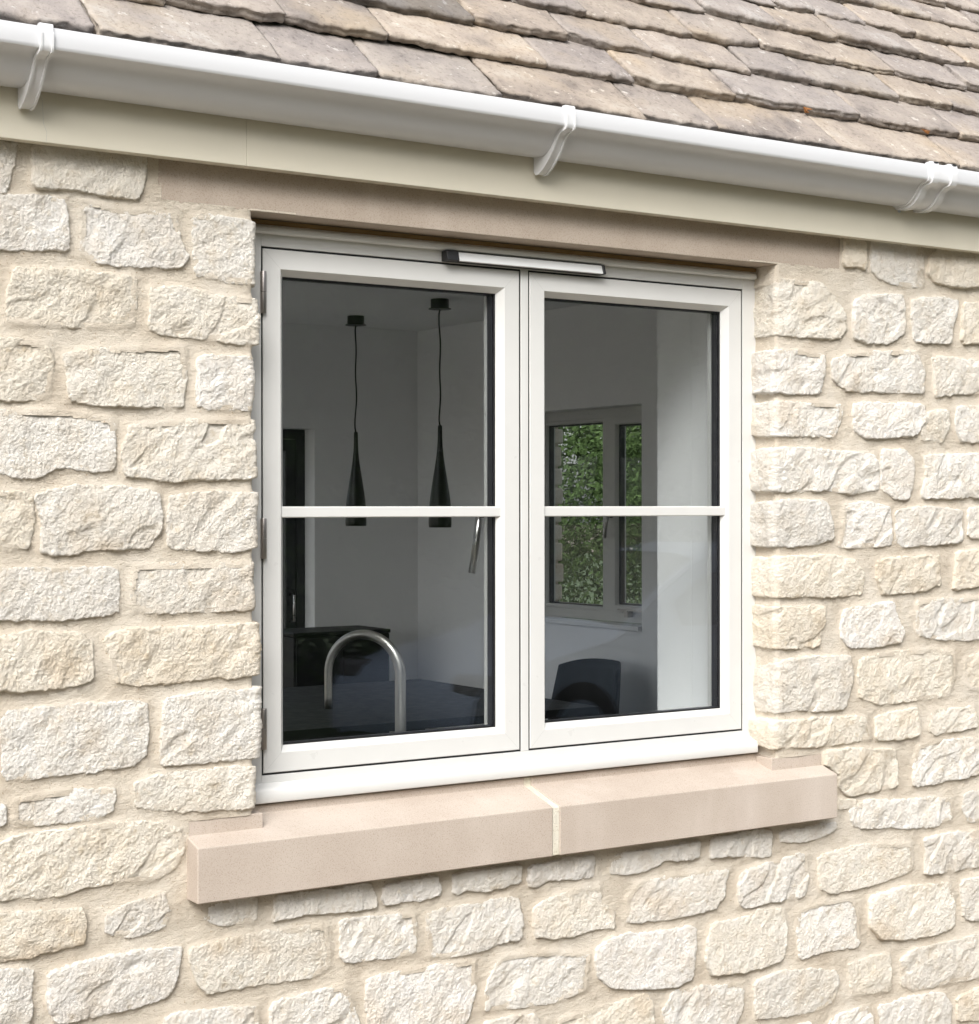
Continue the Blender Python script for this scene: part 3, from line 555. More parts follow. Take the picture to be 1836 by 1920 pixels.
# head drip moulding and external cill
pr = [(0.058, 2.1450), (0.0545, 2.1475), (0.0535, 2.1520), (0.0545, 2.1560), (0.058, 2.1590), (0.0695, 2.1640), (0.0695, 2.1450)]
wp('head_drip', extrude(pr, 1.5225, 2.868, lambda y, z, x: (x, y, z)), M['frame'], bevel=0.0006)
pr = [(0.0695, 1.0525), (0.0660, 1.0518), (0.0490, 1.0455), (0.0450, 1.0435), (0.0425, 1.0405), (0.0420, 1.0190), (0.0435, 1.0165), (0.055, 1.0165), (0.055, 1.014), (0.138, 1.014), (0.138, 1.0436), (0.0695, 1.0436)]
wp('cill', extrude(pr, 1.5285, 2.8600, lambda y, z, x: (x, y, z)), M['frame'], bevel=0.0008)
def sash(x0, x1, hinge_left):
    z0, z1 = 1.0714, 2.1162
    pr = [(0.0012, FY), (0.0385, FY), (0.0396, FY + 0.0012), (0.0510, 0.0870), (0.0510, 0.0895), (0.0450, 0.0895), (0.0450, 0.1225), (0.0510, 0.1225), (0.0490, 0.136), (0.046, 0.1385), (0, 0.1385), (0, FY + 0.0012)]
    s = wp('sash', ring(x0, x1, z0, z1, pr), M['frame'])
    k = lambda name, vf, m, **kw: part(name, *vf, m, s, **kw)
    part_ = []
    k('gasket', ring(x0, x1, z0, z1, rect(0.0470, 0.0532, 0.0890, 0.0924)), M['black'])
    k('spacer_bar', ring(x0, x1, z0, z1, rect(0.0455, 0.0540, 0.0966, 0.1154)), M['spacer'])
    for yy in (0.0925, 0.1155):
        k('glass_pane', box(x0 + 0.0460, x1 - 0.0460, yy, yy + 0.004, z0 + 0.0460, z1 - 0.0460), M['glass'])
    # mitre joints: hairline recesses read as thin dark lines
    for (ax, az, bx, bz) in ((x0, z0, x0 + 0.0386, z0 + 0.0386), (x1, z0, x1 - 0.0386, z0 + 0.0386), (x1, z1, x1 - 0.0386, z1 - 0.0386), (x0, z1, x0 + 0.0386, z1 - 0.0386)):
        nx, nz = (bz - az), -(bx - ax); L = math.hypot(nx, nz); nx *= 0.00014 / L; nz *= 0.00014 / L
        k('mitre_joint', ([(ax + nx, FY - 0.00015, az + nz), (ax - nx, FY - 0.00015, az - nz), (bx - nx, FY - 0.00015, bz - nz), (bx + nx, FY - 0.00015, bz + nz),
                            (ax + nx, FY + 0.002, az + nz), (ax - nx, FY + 0.002, az - nz), (bx - nx, FY + 0.002, bz - nz), (bx + nx, FY + 0.002, bz + nz)],
                           [(0, 1, 2, 3), (4, 7, 6, 5), (0, 4, 5, 1), (1, 5, 6, 2), (2, 6, 7, 3), (3, 7, 4, 0)]), M['seam'])
    zb0, zb1 = 1.5800, 1.6028
    pr = [(0.0915, zb0), (0.0800, zb0 + 0.0002), (0.0785, zb0 + 0.0008), (0.0775, zb0 + 0.0022), (0.0775, zb1 - 0.0022), (0.0785, zb1 - 0.0008), (0.0800, zb1 - 0.0002), (0.0915, zb1)]
    k('glazing_bar', extrude(pr, x0 + 0.0430, x1 - 0.0430, lambda y, z, x: (x, y, z)), M['frame'])
    k('inner_bar', extrude([(0.1205, zb0), (0.130, zb0 + 0.002), (0.130, zb1 - 0.002), (0.1205, zb1)], x0 + 0.052, x1 - 0.052, lambda y, z, x: (x, y, z)), M['frame'])
    return s
sL = sash(1.5702, 2.1890, True); sR = sash(2.2172, 2.8323, False)
# lever handle inside the left sash
hx = 2.160
hd = join(box(hx - 0.011, hx + 0.011, 0.139, 0.147, 1.545, 1.625))
wp('handle_plate', hd, M['dsteel'], sL, bevel=0.003)
wp('handle', join(tube([(hx, 0.147, 1.585), (hx, 0.178, 1.585)], 0.008), tube([(hx + 0.001, 0.186, 1.592), (hx - 0.004, 0.192, 1.52), (hx - 0.012, 0.198, 1.454)], [0.0085, 0.0085, 0.008])), M['dsteel'], sL, smooth=True)
# hinges on the left stile
for zc, zh in ((2.0285, 0.0415), (1.539, 0.040), (1.1605, 0.0405)):
    h = wp('hinge', join(lathe([(0.0058, -zh), (0.0062, -zh + 0.001), (0.0062, -0.0008), (0.0058, -0.0003)], (1.5685, 0.0655, zc), 20), lathe([(0.0058, 0.0003), (0.0062, 0.0008), (0.0062, zh - 0.001), (0.0058, zh)], (1.5685, 0.0655, zc), 20)), M['hinge'], win, smooth=True)
    h.modifiers.new('split', 'EDGE_SPLIT').split_angle = R(35)
# trickle vent on the head
vx0, vx1, vz0, vz1 = 1.992, 2.4055, 2.1205, 2.1435
ve = wp('trickle_vent', box(vx0, vx1, 0.0530, 0.0697, vz0 + 0.001, vz1), M['vblack'], win, bevel=0.002)
pr = [(0.0525, vz0 + 0.0022), (0.0455, vz0 + 0.0030), (0.0515, vz1 - 0.0020), (0.0532, vz1 - 0.0014), (0.0540, vz0 + 0.004)]
wp('vent_cover', extrude(pr, vx0 + 0.026, vx1 - 0.005, lambda y, z, x: (x, y, z)), M['vent'], ve)
pr = [(0.0445, vz0 + 0.0012), (0.0430, vz0 + 0.003), (0.0480, vz1 - 0.0010), (0.0500, vz1), (0.0690, vz1), (0.0690, vz0 + 0.0012)]
wp('vent_cap', extrude(pr, vx0 - 0.004, vx0 + 0.0257, lambda y, z, x: (x, y, z)), M['vblack'], ve, bevel=0.001)
wp('vent_cap', extrude(pr, vx1 - 0.0048, vx1 + 0.002, lambda y, z, x: (x, y, z)), M['vblack'], ve, bevel=0.001)

# ------------------------------------------------------------------ fascia
FZ0 = 2.251; FAS = -0.045
fa = thing('fascia_board', 'cream painted fascia board running under the white gutter', 'fascia', (2.5, -0.03, FZ0))
SL = (2.2609 - 2.2512) / (3.535 - 1.002)
def fzz(x): return FZ0 + (x - 1.0) * SL * 0.0
for a, b in ((WX0 - 0.1, 1.4790), (1.47925, WX1 + 0.1)):
    part('fascia_panel', *box(a, b, FAS, -0.022, FZ0, 2.435), M['fascia'], fa, bevel=0.0015)
part('crack', *tube([(1.064, FAS + 0.0002, 2.40), (1.068, FAS + 0.0002, 2.345), (1.079, FAS + 0.0002, 2.325), (1.081, FAS + 0.0002, 2.285), (1.087, FAS + 0.0002, 2.270), (1.086, FAS + 0.0002, 2.253)], 0.00035, 6), M['seam'], fa)
part('soffit_strip', *box(WX0 - 0.1, WX1 + 0.1, -0.0219, 0.03, FZ0 + 0.004, FZ0 + 0.016), M['fascia'], fa)

# ------------------------------------------------------------------ gutter
GB = FAS - 0.002
gu = thing('gutter', 'white ogee gutter with clips along the eaves above the window', 'gutter', (2.2, GB - 0.05, 2.34))
FALL = -0.0031
def gz(x): return 2.3385 + (x - 1.0) * FALL * 0.4
OG = [(0.000, 0.088), (0.000, 0.006), (0.003, 0.0015), (0.010, 0.0), (0.030, 0.0), (0.044, 0.0025), (0.056, 0.0085), (0.066, 0.0175), (0.0735, 0.0275), (0.080, 0.0365), (0.088, 0.0435), (0.097, 0.0475), (0.107, 0.0490), (0.1115, 0.0500), (0.1135, 0.0530), (0.1140, 0.0560), (0.1140, 0.0830), (0.1130, 0.0862), (0.1105, 0.0875), (0.104, 0.0875)]
INN = [(p - 0.002 if i > 3 else p + 0.002, q + 0.002) for i, (p, q) in enumerate(OG)]
INN = [(0.002, 0.088), (0.002, 0.006), (0.004, 0.0035), (0.010, 0.002), (0.030, 0.002), (0.0432, 0.0044), (0.0548, 0.0101), (0.0643, 0.0188), (0.0718, 0.0287), (0.0784, 0.0379), (0.0868, 0.0452), (0.0963, 0.0494), (0.1065, 0.0510), (0.110, 0.0520), (0.1115, 0.0540), (0.112, 0.0560), (0.112, 0.0830), (0.111, 0.0850), (0.1098, 0.0855), (0.104, 0.0855)]
def gpt(p, q, x): return (x, GB - p, gz(x) + q)
def gpart(name, prof, x0, x1, m, par=gu, **kw):
    v, f = extrude(prof, x0, x1, gpt); return part(name, v, f, m, par, **kw)
def smooth_by_angle(o, a=28):
    o.data.polygons.foreach_set('use_smooth', np.ones(len(o.data.polygons), bool)); md = o.modifiers.new('split', 'EDGE_SPLIT'); md.split_angle = R(a)
for a, b in ((WX0 - 0.15, 3.268), (3.272, WX1 + 0.15)):
    o = gpart('gutter_length', OG + INN[::-1], a, b, M['gutter']); smooth_by_angle(o)
def off(prof, d):
    P = np.array(prof); t = np.roll(P, -1, 0) - np.roll(P, 1, 0); t[0] = P[1] - P[0]; t[-1] = P[-1] - P[-2]
    nrm = np.stack([-t[:, 1], t[:, 0]], -1); nrm /= np.linalg.norm(nrm, axis=1)[:, None] + 1e-9; return [tuple(p) for p in P - nrm * d] if False else [tuple(p) for p in P + nrm * d]
def outward(prof, d):
    a = off(prof, d); return a if a[5][1] < prof[5][1] else off(prof, -d)
def bracket(xc):
    b = put_empty = None
    body = outward(OG, 0.0022); rib = outward(OG, 0.0075); hw = 0.0115
    # web below the trough that carries the strap back to the fascia
    tail = [(0.000, -0.030), (0.006, -0.034), (0.016, -0.033), (0.030, -0.026), (0.044, -0.016), (0.058, -0.003), (0.070, 0.011), (0.079, 0.024), (0.087, 0.034), (0.0955, 0.0405), (0.106, 0.0430), (0.1135, 0.0455), (0.1172, 0.0505), (0.1178, 0.056), (0.1178, 0.0835), (0.1165, 0.0895), (0.113, 0.0925), (0.104, 0.0925), (0.100, 0.0900), (0.100, 0.0880)]
    inner = [(p, q) for p, q in OG[::-1] if p >= 0.0]
    prof = tail + inner[:-1] + [(0.0, 0.006)]
    s = gpart('bracket', prof, xc - hw, xc + hw, M['clip'])
    smooth_by_angle(s, 35); bv = s.modifiers.new('edge', 'BEVEL'); bv.width = 0.0012; bv.segments = 2; bv.limit_method = 'ANGLE'; bv.angle_limit = R(50)
    t2 = [(0.004, -0.0355)] + [(p + 0.0022, q - 0.0024) for p, q in tail[2:14]] + [(0.1205, 0.075), (0.1178, 0.078)] + [(p - 0.001, q + 0.001) for p, q in tail[14:2:-1]]
    for ra in (xc - hw - 0.0004, xc + hw - 0.0034):
        r = gpart('rib', t2, ra, ra + 0.0038, M['clip'], s); smooth_by_angle(r, 35)
for xc in (1.045, 2.157): bracket(xc)
# union joining two gutter lengths
un = gpart('union', outward(OG, 0.0030)[:-1] + [(0.100, 0.0895)] + OG[::-1], 3.222, 3.322, M['clip']); smooth_by_angle(un)
for xc in (3.241, 3.305):
    s = gpart('union_strap', outward(OG, 0.0085)[1:-1] + [(0.104, 0.0950), (0.096, 0.0945), (0.096, 0.0900)] + [(p, q) for p, q in outward(OG, 0.0032)[1:][::-1]], xc - 0.010, xc + 0.010, M['clip'], un)
    smooth_by_angle(s, 30); bv = s.modifiers.new('edge', 'BEVEL'); bv.width = 0.001; bv.segments = 2; bv.limit_method = 'ANGLE'; bv.angle_limit = R(50)
    part('clip_slot', *box(xc - 0.006, xc + 0.006, GB - 0.1225, GB - 0.112, gz(xc) + 0.0905, gz(xc) + 0.0932), M['bgrey'], un)
sc = part('screw', *join(lathe([(0.0048, 0.0), (0.0048, 0.0012), (0.003, 0.002), (0.003, 0.0012)], (0, 0, 0), 16)), M['zinc'], gu)
sc.location = (3.245, FAS - 0.001, 2.329); sc.rotation_euler = (R(90), 0, 0)

# ------------------------------------------------------------------ roof of stone slates
PR = R(47); RY, RZ = -0.12, 2.40
roof = thing('roof_slope', 'weathered brown stone slate roof rising above the white gutter', 'roof', (2.5, 0.3, 2.45))
def rp(x, v_, n_): return (x, RY + v_ * math.cos(PR) - n_ * math.sin(PR), RZ + v_ * math.sin(PR) + n_ * math.cos(PR))
ROWS = [(0.050, [1.161, 1.528, 1.75, 2.035, 2.403, 2.62, 2.996, 3.41]), (0.200, [1.12, 1.334, 1.593, 1.828, 2.224, 2.462, 2.761, 3.169, 3.53]),
        (0.333, [1.756, 2.092, 2.35, 2.586, 2.889, 3.085, 3.398, 3.613]), (0.458, [2.252, 2.456, 2.781, 3.006, 3.258, 3.482, 3.755]),
        (0.584, [2.65, 2.898, 3.136, 3.354, 3.656, 3.856]), (0.696, [3.009, 3.195, 3.353, 3.531, 3.729, 3.956]),
        (0.814, [3.387, 3.642, 3.879, 4.1]), (0.931, [3.846, 4.037, 4.2])]
for i in range(9): ROWS.append((0.931 + 0.112 * (i + 1), [3.9]))
HUES = [(1, 1, 1), (1.05, 1.01, 0.95), (0.94, 0.94, 0.96), (1.06, 1.03, 1.0), (0.98, 0.96, 0.94), (1.08, 1.03, 0.96), (0.93, 0.92, 0.93)]
def slate(x0, x1, vb, k, dark=False):
    rg = np.random.default_rng(9000 + k); W = x1 - x0; L = min(0.40, 0.27 + W * 0.2); T = rg.uniform(0.017, 0.026)
    nu = int(W / 0.0065) + 2; nv = 40
    uu = np.linspace(0, 1, nu); vv = np.concatenate([np.linspace(0, 0.5, 30), np.linspace(0.55, 1, nv - 30)])
    u, v = np.meshgrid(uu, vv)
    cb = rg.uniform(0.004, 0.022); rb = rg.uniform(-0.004, 0.014)          # worn lower corners
    eb = cb * np.exp(-u * W / 0.03) + rb * np.exp(-(1 - u) * W / 0.03) + 0.010 * fbm(u * W * 12 + k, v * 0, k, 3) + 0.005 * fbm(u * W * 34 + k, v * 0, k + 1, 2) + rg.uniform(-0.012, 0.012) * (u - 0.5)
    el = 0.004 * fbm(v * 4 + k, u * 0, k + 2, 3); er = 0.004 * fbm(v * 4 + k, u * 0 + 9, k + 3, 3)
    x = x0 + 0.0025 + (W - 0.005) * u + el * (1 - u) + er * u; vl = v * L + eb * (1 - v) ** 2
    sl = 0.150
    lay = fbm(x * 14 + k, vl * 14, k + 4, 3)
    ter = np.floor(lay * 3 + 0.5) / 3.0
    top = T + 0.0022 * lay + 0.0042 * ter * np.exp(-vl / 0.04) + 0.0018 * fbm(x * 45, vl * 45 + k, k + 6, 3) - sl * vl
    edge = np.minimum(np.minimum(u, 1 - u) * W, vl - vl.min(0)[None, :]); top = top - 0.0025 * np.exp(-edge / 0.002) + 0.0024 * fbm(x * 95, vl * 95 + k, k + 7, 3) * np.exp(-edge / 0.02)
    tilt = rg.uniform(-0.003, 0.003) * (u - 0.5) + rg.uniform(-0.001, 0.002)
    top = top + tilt
    pts = [np.stack([x, vl, top], -1).reshape(-1, 3)]; idx = np.arange(nu * nv).reshape(nv, nu)
    f = [np.stack([idx[:-1, :-1], idx[:-1, 1:], idx[1:, 1:], idx[1:, :-1]], -1).reshape(-1, 4)]
    # ragged edge face, split in leaves
    rim = np.concatenate([idx[::-1, 0], idx[0, 1:], idx[1:, -1]]); n0 = nu * nv; m = len(rim); prev = rim; base = pts[0][rim]
    side_n = np.zeros((m, 2)); side_n[:nv, 0] = -1; side_n[nv - 1:nv - 1 + nu, 1] = -1; side_n[-(nv - 1):, 0] = 1
    s = np.arange(m) * 0.0065
    for j, fr in enumerate((0.18, 0.36, 0.55, 0.75, 1.0)):
        o_ = 0.0065 * fbm(s * 24 + k, np.full(m, j * 3.7), k + 8, 3) + rg.uniform(-0.002, 0.003) - 0.003 * (fr == 1.0)
        q = base.copy(); q[:, :2] += side_n * o_[:, None]; q[:, 2] = base[:, 2] - (T - 0.001) * fr
        pts.append(q); cur = n0 + np.arange(m); n0 += m
        f.append(np.stack([prev[:-1], cur[:-1], cur[1:], prev[1:]], -1)); prev = cur
    P = np.concatenate(pts); c0, s0 = math.cos(PR), math.sin(PR); vz = vb + P[:, 1]
    Wd = np.stack([P[:, 0], RY + vz * c0 - P[:, 2] * s0, RZ + vz * s0 + P[:, 2] * c0], -1); c = Wd.mean(0)
    o = put('roof_slate', mesh('roof_slate', Wd - c, np.concatenate(f), M['slate'], True), roof, Vector(c))
    h = random.choice(HUES); j = rg.uniform(0.94, 1.08); o.color = (0.55, 0.56, 0.58, 1) if dark else (h[0] * j, h[1] * j, h[2] * j, 1)
k = 0
for ri_, (vb, js) in enumerate(ROWS):
    if ri_ >= 8: js = [3.9 + random.uniform(-0.1, 0.1)]
    xs = list(js); lim0 = 0.45 if ri_ < 4 else 1.2 if ri_ < 8 else 2.6; lim1 = 5.1
    while xs[0] > lim0: xs.insert(0, xs[0] - random.uniform(0.17, 0.36))
    while xs[-1] < lim1: xs.append(xs[-1] + random.uniform(0.16, 0.34))
    for a, b in zip(xs[:-1], xs[1:]):
        k += 1; slate(a, b, vb + random.uniform(-0.005, 0.005), k, dark=(ri_ == 2 and abs(b - 2.092) < 0.01))
# the rest of the roof, out of the picture: joined courses
V, F = [], []
for ri_ in range(0, 22):
    vb = 0.072 + 0.126 * ri_ if ri_ < 8 else 0.931 + 0.112 * (ri_ - 7)
    segs = [(WX0 - 0.2, 0.45 if ri_ < 4 else 1.2 if ri_ < 8 else 2.5), (5.3, WX1 + 0.2)] if ri_ < 17 else [(WX0 - 0.2, WX1 + 0.2)]
    if ri_ < 8: vb = ROWS[ri_][0]
    for a, b in segs:
        x = a
        while x < b - 0.05:
            l = random.uniform(0.17, 0.34); l = min(l, b - x)
            pts = [rp(px_, vb + q, nn - 0.13 * q) for px_ in (x + 0.003, x + l - 0.003) for q in (0, 0.36) for nn in (0.0, 0.017)]
            kk = len(V); V += pts; F += [tuple(kk + i for i in q) for q in ((0, 1, 3, 2), (4, 6, 7, 5), (0, 4, 5, 1), (2, 3, 7, 6), (0, 2, 6, 4), (1, 5, 7, 3))]; x += l
o = part('slate_courses', V, F, M['slate'], roof); o['kind'] = 'stuff'; o.color = (1, 1, 1, 1)
v = [rp(x, q, n_) for x in (WX0 - 0.15, WX1 + 0.15) for q in (0.075, 3.2) for n_ in (-0.085, -0.05)]
part('roof_deck', v, [(0, 1, 3, 2), (4, 6, 7, 5), (0, 4, 5, 1), (2, 3, 7, 6), (0, 2, 6, 4), (1, 5, 7, 3)], M['felt'], roof)

# scraps of dry leaf caught under the slate edges
for (x, vq, lb) in ((2.98, 0.189, 'orange scrap of dry leaf under a slate edge, farther from the gutter union'), (3.385, 0.187, 'orange scrap of dry leaf under a slate edge, nearer the gutter union')):
    c = Vector(rp(x, vq, 0.012)); r_ = [Vector((random.uniform(-0.017, 0.017), random.uniform(-0.008, 0.008), random.uniform(-0.005, 0.012))) for _ in range(6)]
    o = part('dry_leaf', [c + q for q in r_] + [c + q + Vector((0, -0.0015, 0.001)) for q in r_], [(0, 1, 2), (0, 2, 3), (1, 3, 4), (2, 4, 5), (6, 8, 7), (6, 9, 8), (7, 10, 9), (8, 11, 10)], M['litter'])
    o['label'] = lb; o['category'] = 'leaf'; o['group'] = 'dry leaf scraps on the roof'; o['kind'] = 'thing'

# ------------------------------------------------------------------ the room behind the glass
RX, BY, CH = 5.203, 5.449, 2.60        # right wall, back wall, ceiling
LX = -0.4; IY = 0.435
def st(name, vf, m, **kw):
    o = part(name, *vf, m, None, **kw); o['kind'] = 'structure'; return o
st('room_floor', box(LX - 0.1, RX + 0.02, 0.30, BY + 0.4, -0.08, 0.0), M['floor'])
KX0, KX1, KY0, KY1 = -0.2, 2.7, 2.25, 5.1
st('room_ceiling', join(box(LX - 0.1, RX + 0.02, 0.31, KY0, CH, CH + 0.12), box(LX - 0.1, RX + 0.02, KY1, BY + 0.02, CH, CH + 0.12), box(LX - 0.1, KX0, KY0, KY1, CH, CH + 0.12), box(KX1, RX + 0.02, KY0, KY1, CH, CH + 0.12)), M['plaster'])
sk = thing('added_rooflight', 'unseen flat glazing added in the ceiling to brighten the kitchen', 'added_rooflight', (1.2, 3.6, CH + 0.12))  # unseen opening, added so more daylight reaches the room
part('frame', *ring(KX0 - 0.05, KX1 + 0.05, KY0 - 0.05, KY1 + 0.05, rect(0, 0.08, 0.0, 0.06), lambda a_, d, z: (a_, z, CH + 0.1205 + d)), M['bgrey'], sk)
part('glass_pane', *box(KX0 + 0.031, KX1 - 0.031, KY0 + 0.031, KY1 - 0.031, CH + 0.14, CH + 0.144), M['glass'], sk)
PX0, PX1, PZ0, PZ1 = 1.515, 2.872, 1.045, 2.168
inner = join(box(LX - 0.1, PX0, 0.302, IY, 0.0, CH), box(PX1, RX + 0.02, 0.302, IY, 0.0, CH), box(PX0, PX1, 0.302, IY, 0.0, PZ0 - 0.024), box(PX0, PX1, 0.302, IY, PZ1, CH))
st('inner_wall', inner, M['plaster'])
# plastered reveals of the front window
st('window_reveal', join(box(PX1, PX1 + 0.02, 0.1405, 0.301, PZ0 - 0.02, PZ1), box(PX0 - 0.02, PX0, 0.1405, 0.301, PZ0 - 0.02, PZ1), box(PX0 - 0.02, PX1 + 0.02, 0.1405, 0.301, PZ1 + 0.001, PZ1 + 0.016)), M['plaster'])
st('window_board', box(PX0 + 0.001, PX1 - 0.001, 0.1405, 0.455, PZ0 - 0.023, PZ0 - 0.001), M['white'], bevel=0.004)
WA, WB, WZ0_, WZT = 3.421, 4.405, 1.040, 2.090     # opening in the right wall
st('right_wall', join(box(RX, RX + 0.125, 0.30, WA, 0.0, CH), box(RX, RX + 0.125, WB, BY + 0.3, 0.0, CH), box(RX, RX + 0.125, WA, WB, 0.0, WZ0_ - 0.024), box(RX, RX + 0.125, WA, WB, WZT, CH)), M['plaster'])
DA, DB, DH = -0.3, 4.544, 2.032                    # glazed door opening in the back wall
st('back_wall', join(box(LX - 0.1, DA, BY, BY + 0.3, 0.0, CH), box(DB, RX - 0.001, BY, BY + 0.3, 0.0, CH), box(DA, DB, BY, BY + 0.3, DH, CH)), M['plaster'])
st('left_wall', join(box(LX - 0.1, LX, IY + 0.001, 0.6, 0.0, CH), box(LX - 0.1, LX, 5.3, BY - 0.001, 0.0, CH), box(LX - 0.1, LX, 0.6, 5.3, 2.42, CH)), M['plaster'])
pd = thing('added_patio_door', 'unseen wide dark framed patio door added in the left wall to brighten the kitchen', 'door', (LX - 0.05, 3.05, 0))  # glazing out of view, added for more light indoors
for i in range(3):
    a = 0.602 + i * 1.565
    lf = part('door_leaf', *ring(a, a + 1.563, 0.002, 2.418, rect(0, 0.07, 0, 0.06), lambda a_, d, z: (LX - 0.02 - d, a_, z)), M['bgrey'], pd)
    part('glass_pane', *box(LX - 0.052, LX - 0.048, a + 0.071, a + 1.492, 0.073, 2.347), M['glass'], lf)

# gable: outer stone leaf seen through the far window
gab = thing('gable_wall', 'stone side wall glimpsed outside the far kitchen window', 'wall', (5.6, 3.0, GZ))
ox0, ox1 = RX + 0.175, RX + 0.27
gl = join(box(ox0, ox1, 0.31, WA - 0.02, GZ, 2.9), box(ox0, ox1, WB + 0.06, BY + 0.35, GZ, 2.9), box(ox0, ox1, WA - 0.02, WB + 0.06, GZ, WZ0_ - 0.05), box(ox0, ox1, WA - 0.02, WB + 0.06, WZT, 2.9))
part('mortar', *gl, M['mortar'], gab)
z = WZ0_ - 0.05
while z < WZT:
    h = random.uniform(0.09, 0.13); l = random.uniform(0.10, 0.24)
    for y0, y1 in ((WB + 0.036 + random.uniform(-0.012, 0.012), WB + 0.07 + l), (WA + 0.02 - l, WA + 0.01 + random.uniform(-0.01, 0.01))):
        o = part('stone', *box(ox0 - 0.005, ox1 + 0.015, y0, y1, z + 0.007, z + h - 0.007), M['stone'], gab, bevel=0.012, seg=3); o.color = (0.95, 0.92, 0.88, 1)
    z += h

# far window in the right wall, two lights
fwn = thing('far_window', 'grey two-light window on the far kitchen wall looking onto hedges', 'window', (RX + 0.13, 3.9, WZ0_))
mp = lambda a, d, z: (RX + 0.10 + d, a, z)
def fp(name, vf, m, parent=fwn, **kw): return part(name, *vf, m, parent, **kw)
fp('frame', ring(WA + 0.001, WB - 0.001, WZ0_ + 0.001, WZT - 0.001, [(0, 0), (0.047, 0), (0.047, 0.068), (0, 0.068)], mp), M['frame'], bevel=0.0015)
fp('mullion', box(RX + 0.1002, RX + 0.167, 3.775, 3.8450, WZ0_ + 0.048, WZT - 0.048), M['frame'], bevel=0.0015)
sa = fp('sash', ring(WA + 0.049, 3.773, WZ0_ + 0.049, WZT - 0.049, [(0, -0.012), (0.030, -0.012), (0.036, -0.004), (0.036, 0.055), (0, 0.055)], mp), M['frame'], bevel=0.0015)
fp('spacer_bar', ring(WA + 0.085, 3.737, WZ0_ + 0.085, WZT - 0.085, rect(0, 0.008, 0.012, 0.040), mp), M['spacer'], sa)
fp('glass_pane', box(RX + 0.108, RX + 0.112, WA + 0.084, 3.738, WZ0_ + 0.084, WZT - 0.084), M['glass'], sa)
fp('handle', join(box(RX + 0.070, RX + 0.0878, 3.752, 3.766, 1.55, 1.58), tube([(RX + 0.065, 3.758, 1.575), (RX + 0.062, 3.775, 1.52), (RX + 0.062, 3.785, 1.45)], 0.007, 10)), M['dsteel'], sa, smooth=True)
fp('stay', join(box(RX + 0.068, RX + 0.0878, 3.50, 3.70, WZ0_ + 0.060, WZ0_ + 0.068), box(RX + 0.055, RX + 0.0878, 3.60, 3.625, WZ0_ + 0.03, WZ0_ + 0.06)), M['dsteel'], sa)
fx = fp('fixed_light', ring(3.846, WB - 0.049, WZ0_ + 0.049, WZT - 0.049, [(0, 0.004), (0.012, 0.004), (0.018, 0.012), (0.018, 0.06), (0, 0.06)], mp), M['frame'])
fp('spacer_bar', ring(3.846, WB - 0.049, WZ0_ + 0.049, WZT - 0.049, rect(0.0181, 0.026, 0.022, 0.046), mp), M['spacer'], fx)
fp('glass_pane', box(RX + 0.116, RX + 0.120, 3.860, WB - 0.063, WZ0_ + 0.063, WZT - 0.063), M['glass'], fx)
fp('sill_board', box(RX - 0.022, RX + 0.0995, WA + 0.002, WB - 0.002, WZ0_ - 0.023, WZ0_ - 0.0005), M['white'], bevel=0.003)

# glazed door in the back wall
dr = thing('glazed_door', 'dark framed glazed door at the far left of the room', 'door', (3.4, BY + 0.14, 0.0))
def dbox(*a): return box(*a)
fp('frame', join(ring(DA + 0.002, DB - 0.002, 0.001, DH - 0.002, [(0, BY + 0.11), (0.052, BY + 0.11), (0.052, BY + 0.18), (0, BY + 0.18)])), M['bgrey'], dr)
lw = (DB - DA - 0.108) / 4
for i in range(4):
    a = DA + 0.054 + i * lw
    lf = fp('door_leaf', ring(a + 0.002, a + lw - 0.002, 0.058, DH - 0.057, [(0, BY + 0.115), (0.058, BY + 0.115), (0.064, BY + 0.12), (0.064, BY + 0.165), (0, BY + 0.165)]), M['bgrey'], dr)
    fp('glass_pane', box(a + 0.064, a + lw - 0.064, BY + 0.138, BY + 0.142, 0.12, DH - 0.119), M['glass'], lf)
fp('handle', tube([(DB - 0.085, BY + 0.112, 1.12), (DB - 0.085, BY + 0.075, 1.12), (DB - 0.090, BY + 0.070, 1.05), (DB - 0.085, BY + 0.075, 0.98), (DB - 0.085, BY + 0.112, 0.98)], 0.007, 10), M['dsteel'], dr, smooth=True)

# pendant lights over the table
def pendant(name, x, y, label):
    t = thing(name, label, 'pendant light', (x, y, CH), 'pendant lights over the table')
    part('ceiling_rose', *lathe([(0.044, 0), (0.044, -0.044), (0.055, -0.0445), (0.055, -0.048), (0.004, -0.050)], (x, y, CH - 0.0005), 40), M['shade'], t, smooth=False)
    pts = [(x + 0.004 * math.sin(2.2 * s * 6 + y) * (1 if 0 < i < 24 else 0), y + 0.004 * math.sin(9 * s) * (1 if 0 < i < 24 else 0), CH - 0.05 - 0.556 * s) for i, s in enumerate(np.linspace(0, 1, 25))]
    part('cord', *tube(pts, 0.0042, 8), M['shade'], t, smooth=True)
    P = [(0.009, 0.0), (0.0105, -0.002), (0.0110, -0.06), (0.0135, -0.105), (0.0185, -0.155), (0.027, -0.21), (0.036, -0.265), (0.0455, -0.325), (0.0515, -0.38), (0.0545, -0.43), (0.0555, -0.468), (0.0540, -0.488), (0.051, -0.490), (0.050, -0.484), (0.046, -0.40), (0.03, -0.25)]
    part('lamp_shade', *lathe(P, (x, y, CH - 0.605), 40), M['shade'], t, smooth=True)
pendant('pendant_light', 4.523, 4.951, 'black bottle-shaped pendant lamp hanging nearer the back corner of the room')
pendant('pendant_light', 4.494, 4.078, 'black bottle-shaped pendant lamp hanging nearer the mullion, above the table')

